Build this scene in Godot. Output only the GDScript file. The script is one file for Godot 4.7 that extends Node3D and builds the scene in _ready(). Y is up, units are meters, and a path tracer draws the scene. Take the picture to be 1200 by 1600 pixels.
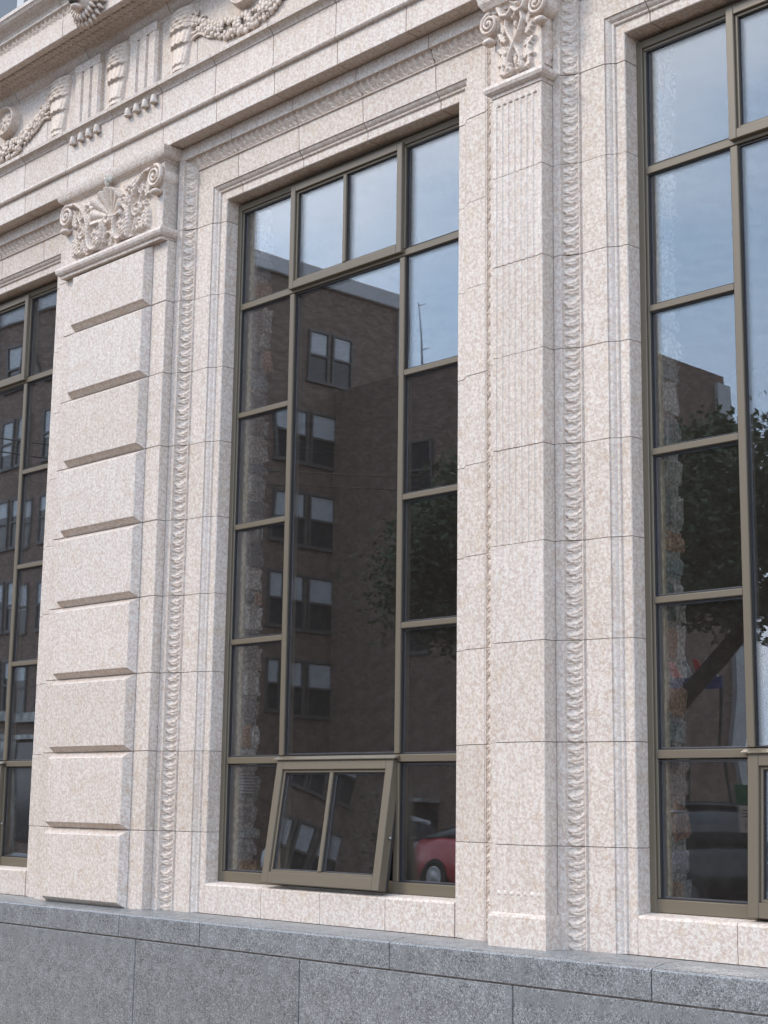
extends Node3D
# y is given from the first stone joint above the granite; every part of the bank sits G above the pavement
const G := 1.42
const HC := 0.46          # height of a stone course
const WW := 1.961         # width of a window opening
const TOPY := 3.82        # top of the window openings
const BOT := -0.45        # bottom of the stonework
const FR := -0.09         # front of the window frames

var rng := RandomNumberGenerator.new()
var M := {}
var bank: Node3D

# ------------------------------------------------------------------ mesh collecting
class MB:
	var t := PackedVector3Array()
	var g := PackedInt32Array()
	var mark := 0
	func tri(a: Vector3, b: Vector3, c: Vector3, s := -1) -> void:
		t.append(a); t.append(b); t.append(c); g.append(s)
	func quad(a: Vector3, b: Vector3, c: Vector3, d: Vector3, s := -1) -> void:
		tri(a, b, c, s); tri(a, c, d, s)
	func begin() -> void:
		mark = t.size()
	func end() -> void:      # a closed piece: turn it the right way out
		var v := 0.0
		var o := t[mark] if t.size() > mark else Vector3.ZERO
		for i in range(mark, t.size(), 3):
			v += (t[i] - o).dot((t[i + 1] - o).cross(t[i + 2] - o))
		if v < 0:
			for i in range(mark, t.size(), 3):
				var k := t[i + 1]
				t[i + 1] = t[i + 2]
				t[i + 2] = k
		mark = t.size()
	func mesh() -> ArrayMesh:
		var st := SurfaceTool.new()
		st.begin(Mesh.PRIMITIVE_TRIANGLES)
		for i in g.size():
			st.set_smooth_group(g[i])
			st.add_vertex(t[i * 3]); st.add_vertex(t[i * 3 + 2]); st.add_vertex(t[i * 3 + 1])
		st.generate_normals()
		return st.commit()

func put(called: String, mb: MB, m: Material, parent: Node) -> MeshInstance3D:
	var o := MeshInstance3D.new()
	o.name = called
	o.mesh = mb.mesh()
	o.material_override = m
	parent.add_child(o, true)
	return o

func put_mesh(called: String, me: Mesh, m: Material, parent: Node, at := Vector3.ZERO) -> MeshInstance3D:
	var o := MeshInstance3D.new()
	o.name = called
	o.mesh = me
	o.material_override = m
	o.position = at
	parent.add_child(o, true)
	return o

func thing(called: String, label: String, category: String, at := Vector3.ZERO, group := "") -> Node3D:
	var o := Node3D.new()
	o.name = called
	o.position = at
	add_child(o, true)
	o.set_meta("label", label)
	o.set_meta("category", category)
	if group != "":
		o.set_meta("group", group)
	return o

func part(called: String, label := "") -> Node3D:
	var o := Node3D.new()
	o.name = called
	o.position = Vector3(0, G, 0)
	bank.add_child(o, true)
	if label != "":
		o.set_meta("label", label)
	return o

func bx(mb: MB, a: Vector3, b: Vector3, c := 0.0) -> void:   # a box from corner to corner with chamfered edges
	mb.begin()
	var lo := a.min(b)
	var hi := a.max(b)
	if c <= 0.0:
		var p := []
		for i in 8:
			p.append(Vector3(hi.x if i & 1 else lo.x, hi.y if i & 2 else lo.y, hi.z if i & 4 else lo.z))
		for f in [[0, 2, 3, 1], [4, 5, 7, 6], [0, 1, 5, 4], [2, 6, 7, 3], [0, 4, 6, 2], [1, 3, 7, 5]]:
			mb.quad(p[f[0]], p[f[1]], p[f[2]], p[f[3]])
		mb.end()
		return
	var q := {}
	for i in 8:
		for ax in 3:
			var v := Vector3(hi.x if i & 1 else lo.x, hi.y if i & 2 else lo.y, hi.z if i & 4 else lo.z)
			for k in 3:
				if k != ax:
					v[k] += -c if (i >> k) & 1 else c
			q[i * 3 + ax] = v
	for ax in 3:
		var u := (ax + 1) % 3
		var w := (ax + 2) % 3
		for s in 2:
			var i0: int = s << ax
			var c0 := [i0, i0 | (1 << u), i0 | (1 << u) | (1 << w), i0 | (1 << w)]
			if s == 0:
				c0.reverse()
			mb.quad(q[c0[0] * 3 + ax], q[c0[1] * 3 + ax], q[c0[2] * 3 + ax], q[c0[3] * 3 + ax])
		for s in 4:          # the four edges along this axis
			var i0: int = ((s & 1) << u) | ((s >> 1) << w)
			var i1: int = i0 | (1 << ax)
			var k := [q[i0 * 3 + u], q[i1 * 3 + u], q[i1 * 3 + w], q[i0 * 3 + w]]
			if s == 0 or s == 3:
				k.reverse()
			mb.quad(k[0], k[1], k[2], k[3])
	for i in 8:
		var k := [q[i * 3], q[i * 3 + 1], q[i * 3 + 2]]
		var odd := ((i & 1) + ((i >> 1) & 1) + ((i >> 2) & 1)) % 2 == 0
		if odd:
			k.reverse()
		mb.tri(k[0], k[1], k[2])
	mb.end()

func prism(mb: MB, poly: PackedVector2Array, m0: Callable, m1: Callable) -> void:   # a closed outline carried from one place to another
	mb.begin()
	var n := poly.size()
	var a := PackedVector3Array()
	var b := PackedVector3Array()
	for p in poly:
		a.append(m0.call(p)); b.append(m1.call(p))
	for i in n:
		var j := (i + 1) % n
		mb.quad(a[i], a[j], b[j], b[i])
	var ti := Geometry2D.triangulate_polygon(poly)
	for i in range(0, ti.size(), 3):      # the caps have to agree with the sides
		var p0 := poly[ti[i]]
		var ccw := (poly[ti[i + 1]] - p0).cross(poly[ti[i + 2]] - p0) > 0
		var area := 0.0
		for k in n:
			area += poly[k].cross(poly[(k + 1) % n])
		if ccw != (area > 0):
			mb.tri(a[ti[i]], a[ti[i + 1]], a[ti[i + 2]]); mb.tri(b[ti[i]], b[ti[i + 2]], b[ti[i + 1]])
		else:
			mb.tri(a[ti[i]], a[ti[i + 2]], a[ti[i + 1]]); mb.tri(b[ti[i]], b[ti[i + 1]], b[ti[i + 2]])
	mb.end()

func along_x(mb: MB, poly: PackedVector2Array, x0: float, x1: float) -> void:      # outline points are (z, y)
	prism(mb, poly, func(p): return Vector3(x0, p.y, p.x), func(p): return Vector3(x1, p.y, p.x))

func carry_round(mb: MB, prof: Array, x0: float, x1: float, z0: float, zb: float, smooth := false) -> void:   # a moulding carried round three sides; (out, y)
	mb.begin()
	var n := prof.size()
	var rows := []
	for p in prof:
		rows.append([Vector3(x0 - p[0], p[1], zb), Vector3(x0 - p[0], p[1], z0 + p[0]), Vector3(x1 + p[0], p[1], z0 + p[0]), Vector3(x1 + p[0], p[1], zb)])
	for i in n - 1:
		for k in 3:
			mb.quad(rows[i][k], rows[i][k + 1], rows[i + 1][k + 1], rows[i + 1][k], (10 + k) if smooth else -1)
	for e in [0, n - 1]:
		var r: Array = rows[e]
		if e == 0:
			mb.quad(r[0], r[3], r[2], r[1])
		else:
			mb.quad(r[0], r[1], r[2], r[3])
	mb.end()

func tube(mb: MB, pts: PackedVector3Array, rad: PackedFloat32Array, sides := 8, flat := 1.0) -> void:
	mb.begin()
	var rings := []
	for i in pts.size():
		var d := (pts[mini(i + 1, pts.size() - 1)] - pts[maxi(i - 1, 0)]).normalized()
		var s := d.cross(Vector3(0, 0, 1))
		if s.length() < 0.05:
			s = d.cross(Vector3(1, 0, 0))
		s = s.normalized()
		var t := s.cross(d).normalized()
		var ring := []
		for k in sides:
			var a := TAU * k / sides
			ring.append(pts[i] + s * cos(a) * rad[i] + t * sin(a) * rad[i] * flat)
		rings.append(ring)
	for i in pts.size() - 1:
		for k in sides:
			var j := (k + 1) % sides
			mb.quad(rings[i][k], rings[i][j], rings[i + 1][j], rings[i + 1][k], 0)
	for k in range(1, sides - 1):
		mb.tri(rings[0][0], rings[0][k + 1], rings[0][k], 0)
		mb.tri(rings[-1][0], rings[-1][k], rings[-1][k + 1], 0)
	mb.end()

func ball(mb: MB, at: Vector3, r: Vector3, lump := 0.0, nu := 10, nv := 7, salt := 0.0) -> void:
	mb.begin()
	var p := []
	for j in nv + 1:
		var row := []
		for i in nu:
			var a := TAU * i / nu
			var b := PI * j / nv - PI / 2
			var d := Vector3(cos(b) * cos(a), sin(b), cos(b) * sin(a))
			var k := 1.0 + lump * (sin(d.x * 5.0 + salt) * sin(d.y * 4.0 + salt * 1.7) + 0.6 * sin(d.z * 7.0 + salt * 2.3))
			row.append(at + d * r * k)
		p.append(row)
	for j in nv:
		for i in nu:
			var e := (i + 1) % nu
			if j > 0:
				mb.tri(p[j][i], p[j + 1][i], p[j][e], 0)
			if j < nv - 1:
				mb.tri(p[j][e], p[j + 1][i], p[j + 1][e], 0)
	mb.end()

func lathe(mb: MB, at: Vector3, prof: Array, sides := 12, axis := Vector3.UP) -> void:   # (radius, along)
	mb.begin()
	var q := Quaternion(Vector3.UP, axis) if axis != Vector3.UP else Quaternion.IDENTITY
	var rows := []
	for p in prof:
		var r := []
		for k in sides:
			var a := TAU * k / sides
			r.append(at + q * Vector3(cos(a) * p[0], p[1], sin(a) * p[0]))
		rows.append(r)
	for i in prof.size() - 1:
		for k in sides:
			var j := (k + 1) % sides
			mb.quad(rows[i][k], rows[i + 1][k], rows[i + 1][j], rows[i][j], 0)
	for k in range(1, sides - 1):
		mb.tri(rows[0][0], rows[0][k], rows[0][k + 1])
		mb.tri(rows[-1][0], rows[-1][k + 1], rows[-1][k])
	mb.end()

func relief(mb: MB, x0: float, x1: float, y0: float, y1: float, zb: float, nx: int, ny: int, h: Callable) -> void:   # carving: a surface of height h(x, y) on the plane z = zb
	mb.begin()
	var p := []
	for j in ny + 1:
		var row := []
		for i in nx + 1:
			var x := lerpf(x0, x1, float(i) / nx)
			var y := lerpf(y0, y1, float(j) / ny)
			var z: float = h.call(x, y)
			row.append(Vector3(x, y, zb + z))
		p.append(row)
	for j in ny:
		for i in nx:
			mb.quad(p[j][i], p[j][i + 1], p[j + 1][i + 1], p[j + 1][i], 0)
	for j in ny:
		for e in [[0, x0], [nx, x1]]:
			var a: Vector3 = p[j][e[0]]
			var b: Vector3 = p[j + 1][e[0]]
			var c := Vector3(b.x, b.y, zb - 0.02)
			var d := Vector3(a.x, a.y, zb - 0.02)
			if e[0] == 0:
				mb.quad(a, b, c, d)
			else:
				mb.quad(b, a, d, c)
	for i in nx:
		for e in [0, ny]:
			var a: Vector3 = p[e][i]
			var b: Vector3 = p[e][i + 1]
			var c := Vector3(b.x, b.y, zb - 0.02)
			var d := Vector3(a.x, a.y, zb - 0.02)
			if e == 0:
				mb.quad(b, a, d, c)
			else:
				mb.quad(a, b, c, d)
	mb.mark = mb.t.size()

# ------------------------------------------------------------------ materials
func noise_bytes(n: int, seed_: int, freq: float, oct: int, kind := FastNoiseLite.TYPE_SIMPLEX_SMOOTH, gain := 0.5) -> PackedByteArray:
	var f := FastNoiseLite.new()
	f.seed = seed_
	f.noise_type = kind
	f.frequency = freq
	f.fractal_octaves = oct
	f.fractal_type = FastNoiseLite.FRACTAL_FBM if oct > 1 else FastNoiseLite.FRACTAL_NONE
	if kind == FastNoiseLite.TYPE_CELLULAR:
		f.cellular_return_type = FastNoiseLite.RETURN_CELL_VALUE
		f.cellular_jitter = 1.0
	f.fractal_gain = gain
	var im := f.get_seamless_image(n, n, false, false, 0.15, true)
	im.convert(Image.FORMAT_L8)
	return im.get_data()

func sm(a: float, b: float, x: float) -> float:
	var t := clampf((x - a) / (b - a), 0, 1)
	return t * t * (3 - 2 * t)

func tex(n: int, px: PackedByteArray, fmt := Image.FORMAT_RGB8) -> ImageTexture:
	return ImageTexture.create_from_image(Image.create_from_data(n, n, false, fmt, px))

func srgb(x: float) -> int:
	x = clampf(x, 0, 1)
	return int(255.0 * (12.92 * x if x < 0.0031308 else 1.055 * pow(x, 1 / 2.4) - 0.055))

func tri_mat(t: Texture2D, size: float, rough: float, tint := Color.WHITE, off := Vector3.ZERO) -> StandardMaterial3D:
	var m := StandardMaterial3D.new()
	m.albedo_texture = t
	m.albedo_color = tint
	m.roughness = rough
	m.uv1_triplanar = true
	m.uv1_world_triplanar = true
	m.uv1_scale = Vector3.ONE / size
	m.uv1_offset = off
	m.uv1_triplanar_sharpness = 6.0
	return m

func lin(r: float, g: float, b: float, a := 1.0) -> Color:
	var c := Color(r, g, b, a).linear_to_srgb()
	c.a = a
	return c

func plain(r: float, g: float, b: float, rough := 0.7, metal := 0.0) -> StandardMaterial3D:
	var m := StandardMaterial3D.new()
	m.albedo_color = lin(r, g, b)
	m.roughness = rough
	m.metallic = metal
	return m

func materials() -> void:
	var n := 1024
	# glazed stone: off-white with pink-brown and grey flecks
	var a := noise_bytes(n, 3, 0.024, 5, FastNoiseLite.TYPE_SIMPLEX, 0.72)
	var b := noise_bytes(n, 8, 0.036, 4, FastNoiseLite.TYPE_SIMPLEX, 0.7)
	var c := noise_bytes(n, 21, 0.006, 3)
	var d := noise_bytes(n, 33, 0.16, 2)
	var ce := noise_bytes(n, 14, 0.070, 1, FastNoiseLite.TYPE_CELLULAR)
	var cf := noise_bytes(n, 15, 0.125, 1, FastNoiseLite.TYPE_CELLULAR)
	var lut := []
	for i in 1024:
		lut.append(srgb(i / 1023.0))
	var px := PackedByteArray()
	px.resize(n * n * 3)
	var hp := PackedByteArray()
	hp.resize(n * n)
	for i in n * n:
		var pa := a[i] / 255.0
		var big := c[i] / 255.0 - 0.5
		var fine := d[i] / 255.0 - 0.5
		var v0 := ce[i] / 255.0
		var v1 := cf[i] / 255.0
		var thr := 0.42 + 1.25 * (pa - 0.5) + 0.25 * big
		var pink := 0.62 * smoothstep(-0.10, 0.12, thr - v0) + 0.38 * smoothstep(-0.12, 0.16, thr + 0.02 - v1)
		var grey := smoothstep(0.52, 0.70, b[i] / 255.0) * (0.45 + 0.55 * v1)
		var rust := smoothstep(0.60, 0.85, 1.0 - c[i] / 255.0 + 0.3 * (pa - 0.5))
		var streak := c[((i / n) / 5) * n + (i * 4) % n] / 255.0 - 0.5
		var l := 1.0 + 0.13 * big + 0.12 * fine + 0.05 * (v1 - 0.5) + 0.10 * streak
		var r := lerpf(lerpf(0.672, 0.525, pink), 0.44, grey * 0.5) * l
		var g := lerpf(lerpf(0.610, 0.420, pink), 0.388, grey * 0.5) * l * (1.0 - 0.045 * rust)
		var bl := lerpf(lerpf(0.552, 0.358, pink), 0.345, grey * 0.5) * l * (1.0 - 0.10 * rust)
		px[i * 3] = lut[clampi(int(r * 1023), 0, 1023)]
		px[i * 3 + 1] = lut[clampi(int(g * 1023), 0, 1023)]
		px[i * 3 + 2] = lut[clampi(int(bl * 1023), 0, 1023)]
		hp[i] = clampi(int(128 + 160 * fine - 50 * (pink - 0.4) + 60 * big), 0, 255)
	var stone := tex(n, px)
	var bump := tex(n, hp, Image.FORMAT_L8)
	for k in 5:
		var s: float = [1.0, 0.98, 1.0, 0.965, 0.99][k]
		var w: float = [0.0, 0.006, -0.004, 0.010, -0.006][k]
		var m := tri_mat(stone, 0.86, 0.5, Color(clampf(s, 0, 1), clampf(s - w * 0.4, 0, 1), clampf(s - w, 0, 1)), Vector3(0.37 * k, 0.23 * k, 0.61 * k))
		m.heightmap_enabled = true
		m.heightmap_texture = bump
		m.heightmap_scale = 0.22
		M["stone%d" % k] = m
	# speckled blue-grey granite
	var e := noise_bytes(n, 5, 0.12, 1, FastNoiseLite.TYPE_CELLULAR)
	var f := noise_bytes(n, 6, 0.2, 1, FastNoiseLite.TYPE_CELLULAR)
	for i in n * n:
		var v := e[i] / 255.0
		var w := f[i] / 255.0
		var l := 0.218 + 0.08 * (w - 0.5) + 0.08 * (c[i] / 255.0 - 0.5)
		if v > 0.82:
			l += 0.10
		elif v < 0.2:
			l -= 0.065
		if w > 0.9:
			l += 0.12
		elif w < 0.12:
			l -= 0.065
		px[i * 3] = lut[clampi(int(l * 0.97 * 1023), 8, 1023)]
		px[i * 3 + 1] = lut[clampi(int(l * 1.0 * 1023), 8, 1023)]
		px[i * 3 + 2] = lut[clampi(int(l * 1.02 * 1023), 8, 1023)]
	var gran := tex(n, px)
	for k in 4:
		var s2: float = [0.97, 0.93, 0.95, 0.95][k]
		M["granite%d" % k] = tri_mat(gran, 0.72, 0.33, Color(s2, s2, s2), Vector3(0.3 * k, 0.17 * k, 0.5 * k))
	# weathered mortar and dust-stained paint share a soft grey noise
	for i in n * n:
		var v := 0.55 + 0.5 * (c[i] / 255.0 - 0.5) + 0.5 * (d[i] / 255.0 - 0.5)
		for k in 3:
			px[i * 3 + k] = clampi(int(255 * clampf(v + 0.25, 0, 1)), 0, 255)
	var soft := tex(n, px)
	var cv := tri_mat(stone, 0.55, 0.5, Color(1.0, 0.985, 0.97), Vector3(0.5, 0.1, 0.2))
	M.carve = cv
	M.rubble_bed = tri_mat(soft, 0.2, 0.95, lin(0.52, 0.49, 0.43))
	M.mortar = tri_mat(soft, 0.5, 0.95, lin(0.42, 0.33, 0.27))
	M.metal = plain(0.138, 0.112, 0.078, 0.42)
	M.metal_dark = plain(0.03, 0.027, 0.024, 0.5)
	M.rubber = plain(0.02, 0.019, 0.02, 0.6)
	M.spacer = plain(0.16, 0.16, 0.18, 0.35, 0.6)
	M.steel = plain(0.35, 0.34, 0.33, 0.35, 0.9)
	M.timber = tri_mat(soft, 0.3, 0.8, lin(0.62, 0.50, 0.28))
	M.sealant = plain(0.22, 0.19, 0.15, 0.7)
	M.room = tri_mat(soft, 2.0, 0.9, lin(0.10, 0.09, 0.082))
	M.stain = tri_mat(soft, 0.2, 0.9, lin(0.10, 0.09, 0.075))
	var cols := [[0.55, 0.52, 0.46], [0.34, 0.34, 0.32], [0.52, 0.32, 0.20], [0.20, 0.23, 0.23], [0.68, 0.64, 0.57], [0.44, 0.42, 0.39], [0.36, 0.41, 0.38]]
	for k in cols.size():
		M["rubble%d" % k] = tri_mat(soft, 0.17, 0.9, lin(cols[k][0], cols[k][1], cols[k][2]), Vector3(0.2 * k, 0.3 * k, 0))
	var gl := StandardMaterial3D.new()
	gl.transparency = BaseMaterial3D.TRANSPARENCY_ALPHA
	gl.albedo_color = Color(0.62, 0.57, 0.53, 0.008)
	gl.roughness = 0.0
	gl.metallic_specular = 0.5
	M.glass = gl
	# across the street
	var bn := 512
	px = PackedByteArray()
	px.resize(bn * bn * 3)
	var r2 := RandomNumberGenerator.new()
	r2.seed = 12
	var tone := []
	for k in 16 * 9:
		tone.append(r2.randf_range(0.7, 1.25))
	for y in bn:
		for x in bn:
			var row := y / 32
			var xx := (x + (28 if row % 2 else 0)) % bn
			var col := xx / 57
			var joint := (y % 32) < 4 or (xx % 57) < 4
			var l: float = tone[(row * 9 + col) % 144]
			var i := (y * bn + x) * 3
			if joint:
				px[i] = srgb(0.115); px[i + 1] = srgb(0.095); px[i + 2] = srgb(0.085)
			else:
				px[i] = srgb(0.190 * l); px[i + 1] = srgb(0.132 * l); px[i + 2] = srgb(0.106 * l)
	M.brick = tri_mat(tex(bn, px), 1.2, 0.9)
	M.coping = plain(0.42, 0.43, 0.44, 0.6)
	M.blind = plain(0.43, 0.45, 0.47, 0.5)
	M.dark_glass = plain(0.035, 0.04, 0.045, 0.08)
	M.trim = plain(0.10, 0.095, 0.09, 0.6)
	M.cream = tri_mat(soft, 3.0, 0.8, lin(0.55, 0.55, 0.52))
	M.asphalt = tri_mat(soft, 1.7, 0.92, lin(0.085, 0.064, 0.043))
	M.paving = tri_mat(soft, 2.3, 0.9, lin(0.23, 0.125, 0.05))
	M.paint = plain(0.7, 0.7, 0.66, 0.7)
	M.bark = tri_mat(soft, 0.4, 0.95, lin(0.07, 0.055, 0.042))
	var lf := plain(0.046, 0.066, 0.034, 0.75)
	lf.backlight_enabled = true
	lf.backlight = lin(0.02, 0.03, 0.012)
	M.leaf = lf
	M.red_paint = plain(0.42, 0.02, 0.025, 0.25)
	M.red_paint.clearcoat_enabled = true
	M.white_paint = plain(0.62, 0.63, 0.64, 0.25)
	M.white_paint.clearcoat_enabled = true
	M.black_paint = plain(0.018, 0.019, 0.021, 0.2)
	M.tyre = plain(0.02, 0.02, 0.02, 0.85)
	M.rim = plain(0.5, 0.5, 0.5, 0.3, 0.8)
	M.green_sign = plain(0.01, 0.16, 0.085, 0.5)
	M.white_sign = plain(0.62, 0.63, 0.63, 0.5)
	M.blue_sign = plain(0.03, 0.06, 0.22, 0.5)
	M.red_sign = plain(0.75, 0.03, 0.04, 0.5)
	M.letter = plain(0.02, 0.02, 0.025, 0.6)

func any_stone() -> Material:
	return M["stone%d" % [0, 0, 1, 1, 2, 3, 4, 4][rng.randi() % 8]]

# ------------------------------------------------------------------ the sky: bright broken overcast
func make_sky() -> Sky:
	var w := 1024
	var h := 512
	var f := FastNoiseLite.new()
	f.seed = 4
	f.frequency = 1.15
	f.fractal_octaves = 6
	f.fractal_gain = 0.46
	var im := Image.create(w, h, false, Image.FORMAT_RGBF)
	for y in h:
		var el := PI * (0.5 - (y + 0.5) / h)
		for x in w:
			var az := TAU * (x + 0.5) / w
			var d := Vector3(cos(el) * cos(az), sin(el), cos(el) * sin(az))
			var q := d / maxf(0.25, d.y + 0.35)
			var n := f.get_noise_3d(q.x * 1.6, d.y * 1.2, q.z * 1.6)
			var cl := smoothstep(-0.38, 0.5, n)
			var up := clampf(d.y, 0, 1)
			var blue := Color(0.750, 1.122, 1.659).lerp(Color(1.264, 1.501, 1.817), pow(1 - up, 3))
			var white := Color(1.580, 1.738, 2.014).lerp(Color(1.383, 1.540, 1.778), smoothstep(0.1, 0.6, n))
			var c := blue.lerp(white, cl)
			if d.y < 0:
				c = Color(0.276, 0.269, 0.261)
			im.set_pixel(x, y, c)
	var m := PanoramaSkyMaterial.new()
	m.panorama = ImageTexture.create_from_image(im)
	m.filter = true
	var s := Sky.new()
	s.sky_material = m
	return s

# ------------------------------------------------------------------ stone window surrounds
func surround_core(umax: float) -> PackedVector2Array:
	return PackedVector2Array([Vector2(0.006, -0.128), Vector2(0.006, -0.007), Vector2(0.085, -0.006), Vector2(0.105, 0.026), Vector2(0.255, 0.030), Vector2(0.318, 0.058), Vector2(0.328, 0.090), Vector2(umax - 0.004, 0.090), Vector2(umax - 0.004, -0.02), Vector2(0.11, -0.128)])

func surround_profile(umax: float, inset := 0.0) -> PackedVector2Array:    # (u away from the opening, z)
	var i := inset
	return PackedVector2Array([Vector2(i, -0.13), Vector2(i, -0.004 - i), Vector2(0.004 + i, -i), Vector2(0.052, -i), Vector2(0.055, 0.009 - i), Vector2(0.060, 0.012 - i),
		Vector2(0.066, 0.012 - i), Vector2(0.070, 0.017 - i), Vector2(0.077, 0.024 - i), Vector2(0.086, 0.029 - i), Vector2(0.093, 0.030 - i), Vector2(0.094, 0.038 - i), Vector2(0.230, 0.044 - i),
		Vector2(0.233, 0.040 - i), Vector2(0.239, 0.040 - i), Vector2(0.242, 0.052 - i), Vector2(0.248, 0.052 - i), Vector2(0.251, 0.044 - i), Vector2(0.316, 0.074 - i), Vector2(0.319, 0.1 - i),
		Vector2(umax, 0.1 - i), Vector2(umax, -0.02), Vector2(0.10, -0.13)])

func leaf_height(u: float, v: float) -> float:      # water-leaf running along v, u across from 0 to 1
	var per := 0.0525
	var best := 0.0
	var k0 := int(floor(v / per))
	for k in [k0 - 1, k0, k0 + 1]:
		var q1 := fposmod(sin(k * 12.9898) * 437.585, 1.0) - 0.5      # no two leaves cut quite alike
		var q2 := fposmod(sin(k * 78.233 + 1.7) * 437.585, 1.0) - 0.5
		var cv: float = (v - (k + 0.5 + 0.22 * q1) * per) / per
		var bend: float = cv - (0.30 + 0.25 * q2) * sin(u * PI * (0.9 + 0.3 * q1))
		var edge := (0.45 - 0.28 * u * u) * (1.0 + 0.24 * sin(u * (15.0 + 6.0 * q2) + (1.5 if bend > 0 else 0.0))) * (1.0 + 0.35 * q1)
		var r := 1.0 - absf(bend) / edge
		if r > 0:
			var hh := minf(1.0, pow(r, 0.26) * 1.02) * (0.50 + (0.5 + 0.3 * q2) * u)
			hh -= 0.42 * exp(-pow(bend / 0.055, 2.0)) * (1.1 - u)
			hh -= 0.26 * absf(sin(bend * 22.0 + u * 5.0)) * (1 - 0.5 * u)
			best = maxf(best, hh)
	var q := fposmod(v, per) / per
	var dart := maxf(0.0, 1.0 - absf(q - 0.10) / 0.11) * smoothstep(0.45, 0.95, u) * 0.75
	if u > 0.92:
		best = maxf(best, 0.62)
	return maxf(best, dart)

var leaf_cache := {}
func leaf_strip(ln: float) -> ArrayMesh:      # along y from 0 to ln, across x from 0 (near the opening) to 0.066, standing up in z
	var key := int(round(ln * 1000)) * 3 + rng.randi() % 3
	var shift := (key % 3) * 5.25
	if leaf_cache.has(key):
		return leaf_cache[key]
	var mb := MB.new()
	var cnt := maxi(1, int(round(ln / 0.0525)))
	var sc := cnt * 0.0525 / ln
	relief(mb, 0.0, 0.066, 0.0, ln, 0.0, 12, cnt * 16, func(x, y): return 0.36 * x + 0.000 + 0.022 * leaf_height(x / 0.066, y * sc + shift))
	leaf_cache[key] = mb.mesh()
	return leaf_cache[key]

func jamb(pt: Node3D, xe: float, side: float, umax: float) -> void:
	var poly := surround_profile(umax)
	var core := MB.new()
	prism(core, surround_core(umax), func(p): return Vector3(xe + side * p.x, BOT, p.y), func(p): return Vector3(xe + side * p.x, TOPY - 0.02, p.y))
	put("mortar_bed", core, M.mortar, pt)
	for k in 9:
		var ya := BOT if k == 0 else k * HC - HC + 0.0016
		var yb := k * HC - 0.0016
		var mb := MB.new()
		var dz := rng.randf_range(-0.0012, 0.0012)
		prism(mb, poly, func(p): return Vector3(xe + side * p.x, ya, p.y + dz), func(p): return Vector3(xe + side * p.x, yb, p.y + dz))
		put("stone_block", mb, any_stone(), pt)
		var lf := put_mesh("leaf_moulding", leaf_strip(yb - ya), M.carve, pt, Vector3(xe + side * 0.2505, ya, 0.045 + dz))
		if side < 0:                # turn the strip over so that it rises away from the opening
			lf.basis = Basis(Vector3(-1, 0, 0), Vector3(0, -1, 0), Vector3(0, 0, 1))
			lf.position.y = yb

func lintel(pt: Node3D, x0: float, ul: float, ur: float) -> void:
	var x1 := x0 + WW
	var poly := surround_profile(0.398)
	var js := [x0 + 0.151, x0 + 0.716, x0 + 1.262, x0 + 1.83]
	var core := MB.new()
	prism(core, surround_core(0.398), func(p): return Vector3(x0 - p.x, TOPY + p.x, p.y), func(p): return Vector3(x1 + p.x, TOPY + p.x, p.y))
	put("mortar_bed", core, M.mortar, pt)
	var polyl := surround_profile(ul)
	var polyr := surround_profile(ur)
	var ya := 8 * HC + 0.003
	var mb := MB.new()
	prism(mb, polyl, func(p): return Vector3(x0 - p.x, ya, p.y), func(p): return Vector3(x0 - p.x, TOPY + p.x, p.y))
	prism(mb, poly, func(p): return Vector3(x0 - p.x, TOPY + p.x, p.y), func(p): return Vector3(js[0] - 0.003, TOPY + p.x, p.y))
	put("corner_block", mb, any_stone(), pt)
	mb = MB.new()
	prism(mb, polyr, func(p): return Vector3(x1 + p.x, ya, p.y), func(p): return Vector3(x1 + p.x, TOPY + p.x, p.y))
	prism(mb, poly, func(p): return Vector3(js[3] + 0.003, TOPY + p.x, p.y), func(p): return Vector3(x1 + p.x, TOPY + p.x, p.y))
	put("corner_block", mb, any_stone(), pt)
	for i in 3:
		mb = MB.new()
		var a: float = js[i] + 0.003
		var b: float = js[i + 1] - 0.003
		var dz := rng.randf_range(-0.001, 0.001)
		prism(mb, poly, func(p): return Vector3(a, TOPY + p.x, p.y + dz), func(p): return Vector3(b, TOPY + p.x, p.y + dz))
		put("stone_block", mb, any_stone(), pt)
	# leaves: up the two corners, then along the head
	var lh := TOPY + 0.30 - ya
	var l0 := put_mesh("leaf_moulding", leaf_strip(lh), M.carve, pt, Vector3(x0 - 0.2505, ya + lh, 0.045))
	l0.basis = Basis(Vector3(-1, 0, 0), Vector3(0, -1, 0), Vector3(0, 0, 1))
	put_mesh("leaf_moulding", leaf_strip(lh), M.carve, pt, Vector3(x1 + 0.2505, ya, 0.045))
	var xs := [x0 - 0.24, js[0], js[1], js[2], js[3], x1 + 0.24]
	for i in 5:
		var a: float = xs[i] + 0.003
		var b: float = xs[i + 1] - 0.003
		var l := put_mesh("leaf_moulding", leaf_strip(b - a), M.carve, pt, Vector3(b, TOPY + 0.2505, 0.045))
		l.basis = Basis(Vector3(0, 1, 0), Vector3(-1, 0, 0), Vector3(0, 0, 1))

# ------------------------------------------------------------------ windows
func bar(pt: Node3D, called: String, a: Vector2, b: Vector2, z0: float, z1: float, m: Material = null) -> void:
	var mb := MB.new()
	bx(mb, Vector3(a.x, a.y, z0), Vector3(b.x, b.y, z1), 0.003)
	put(called, mb, m if m else M.metal, pt)

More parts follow.
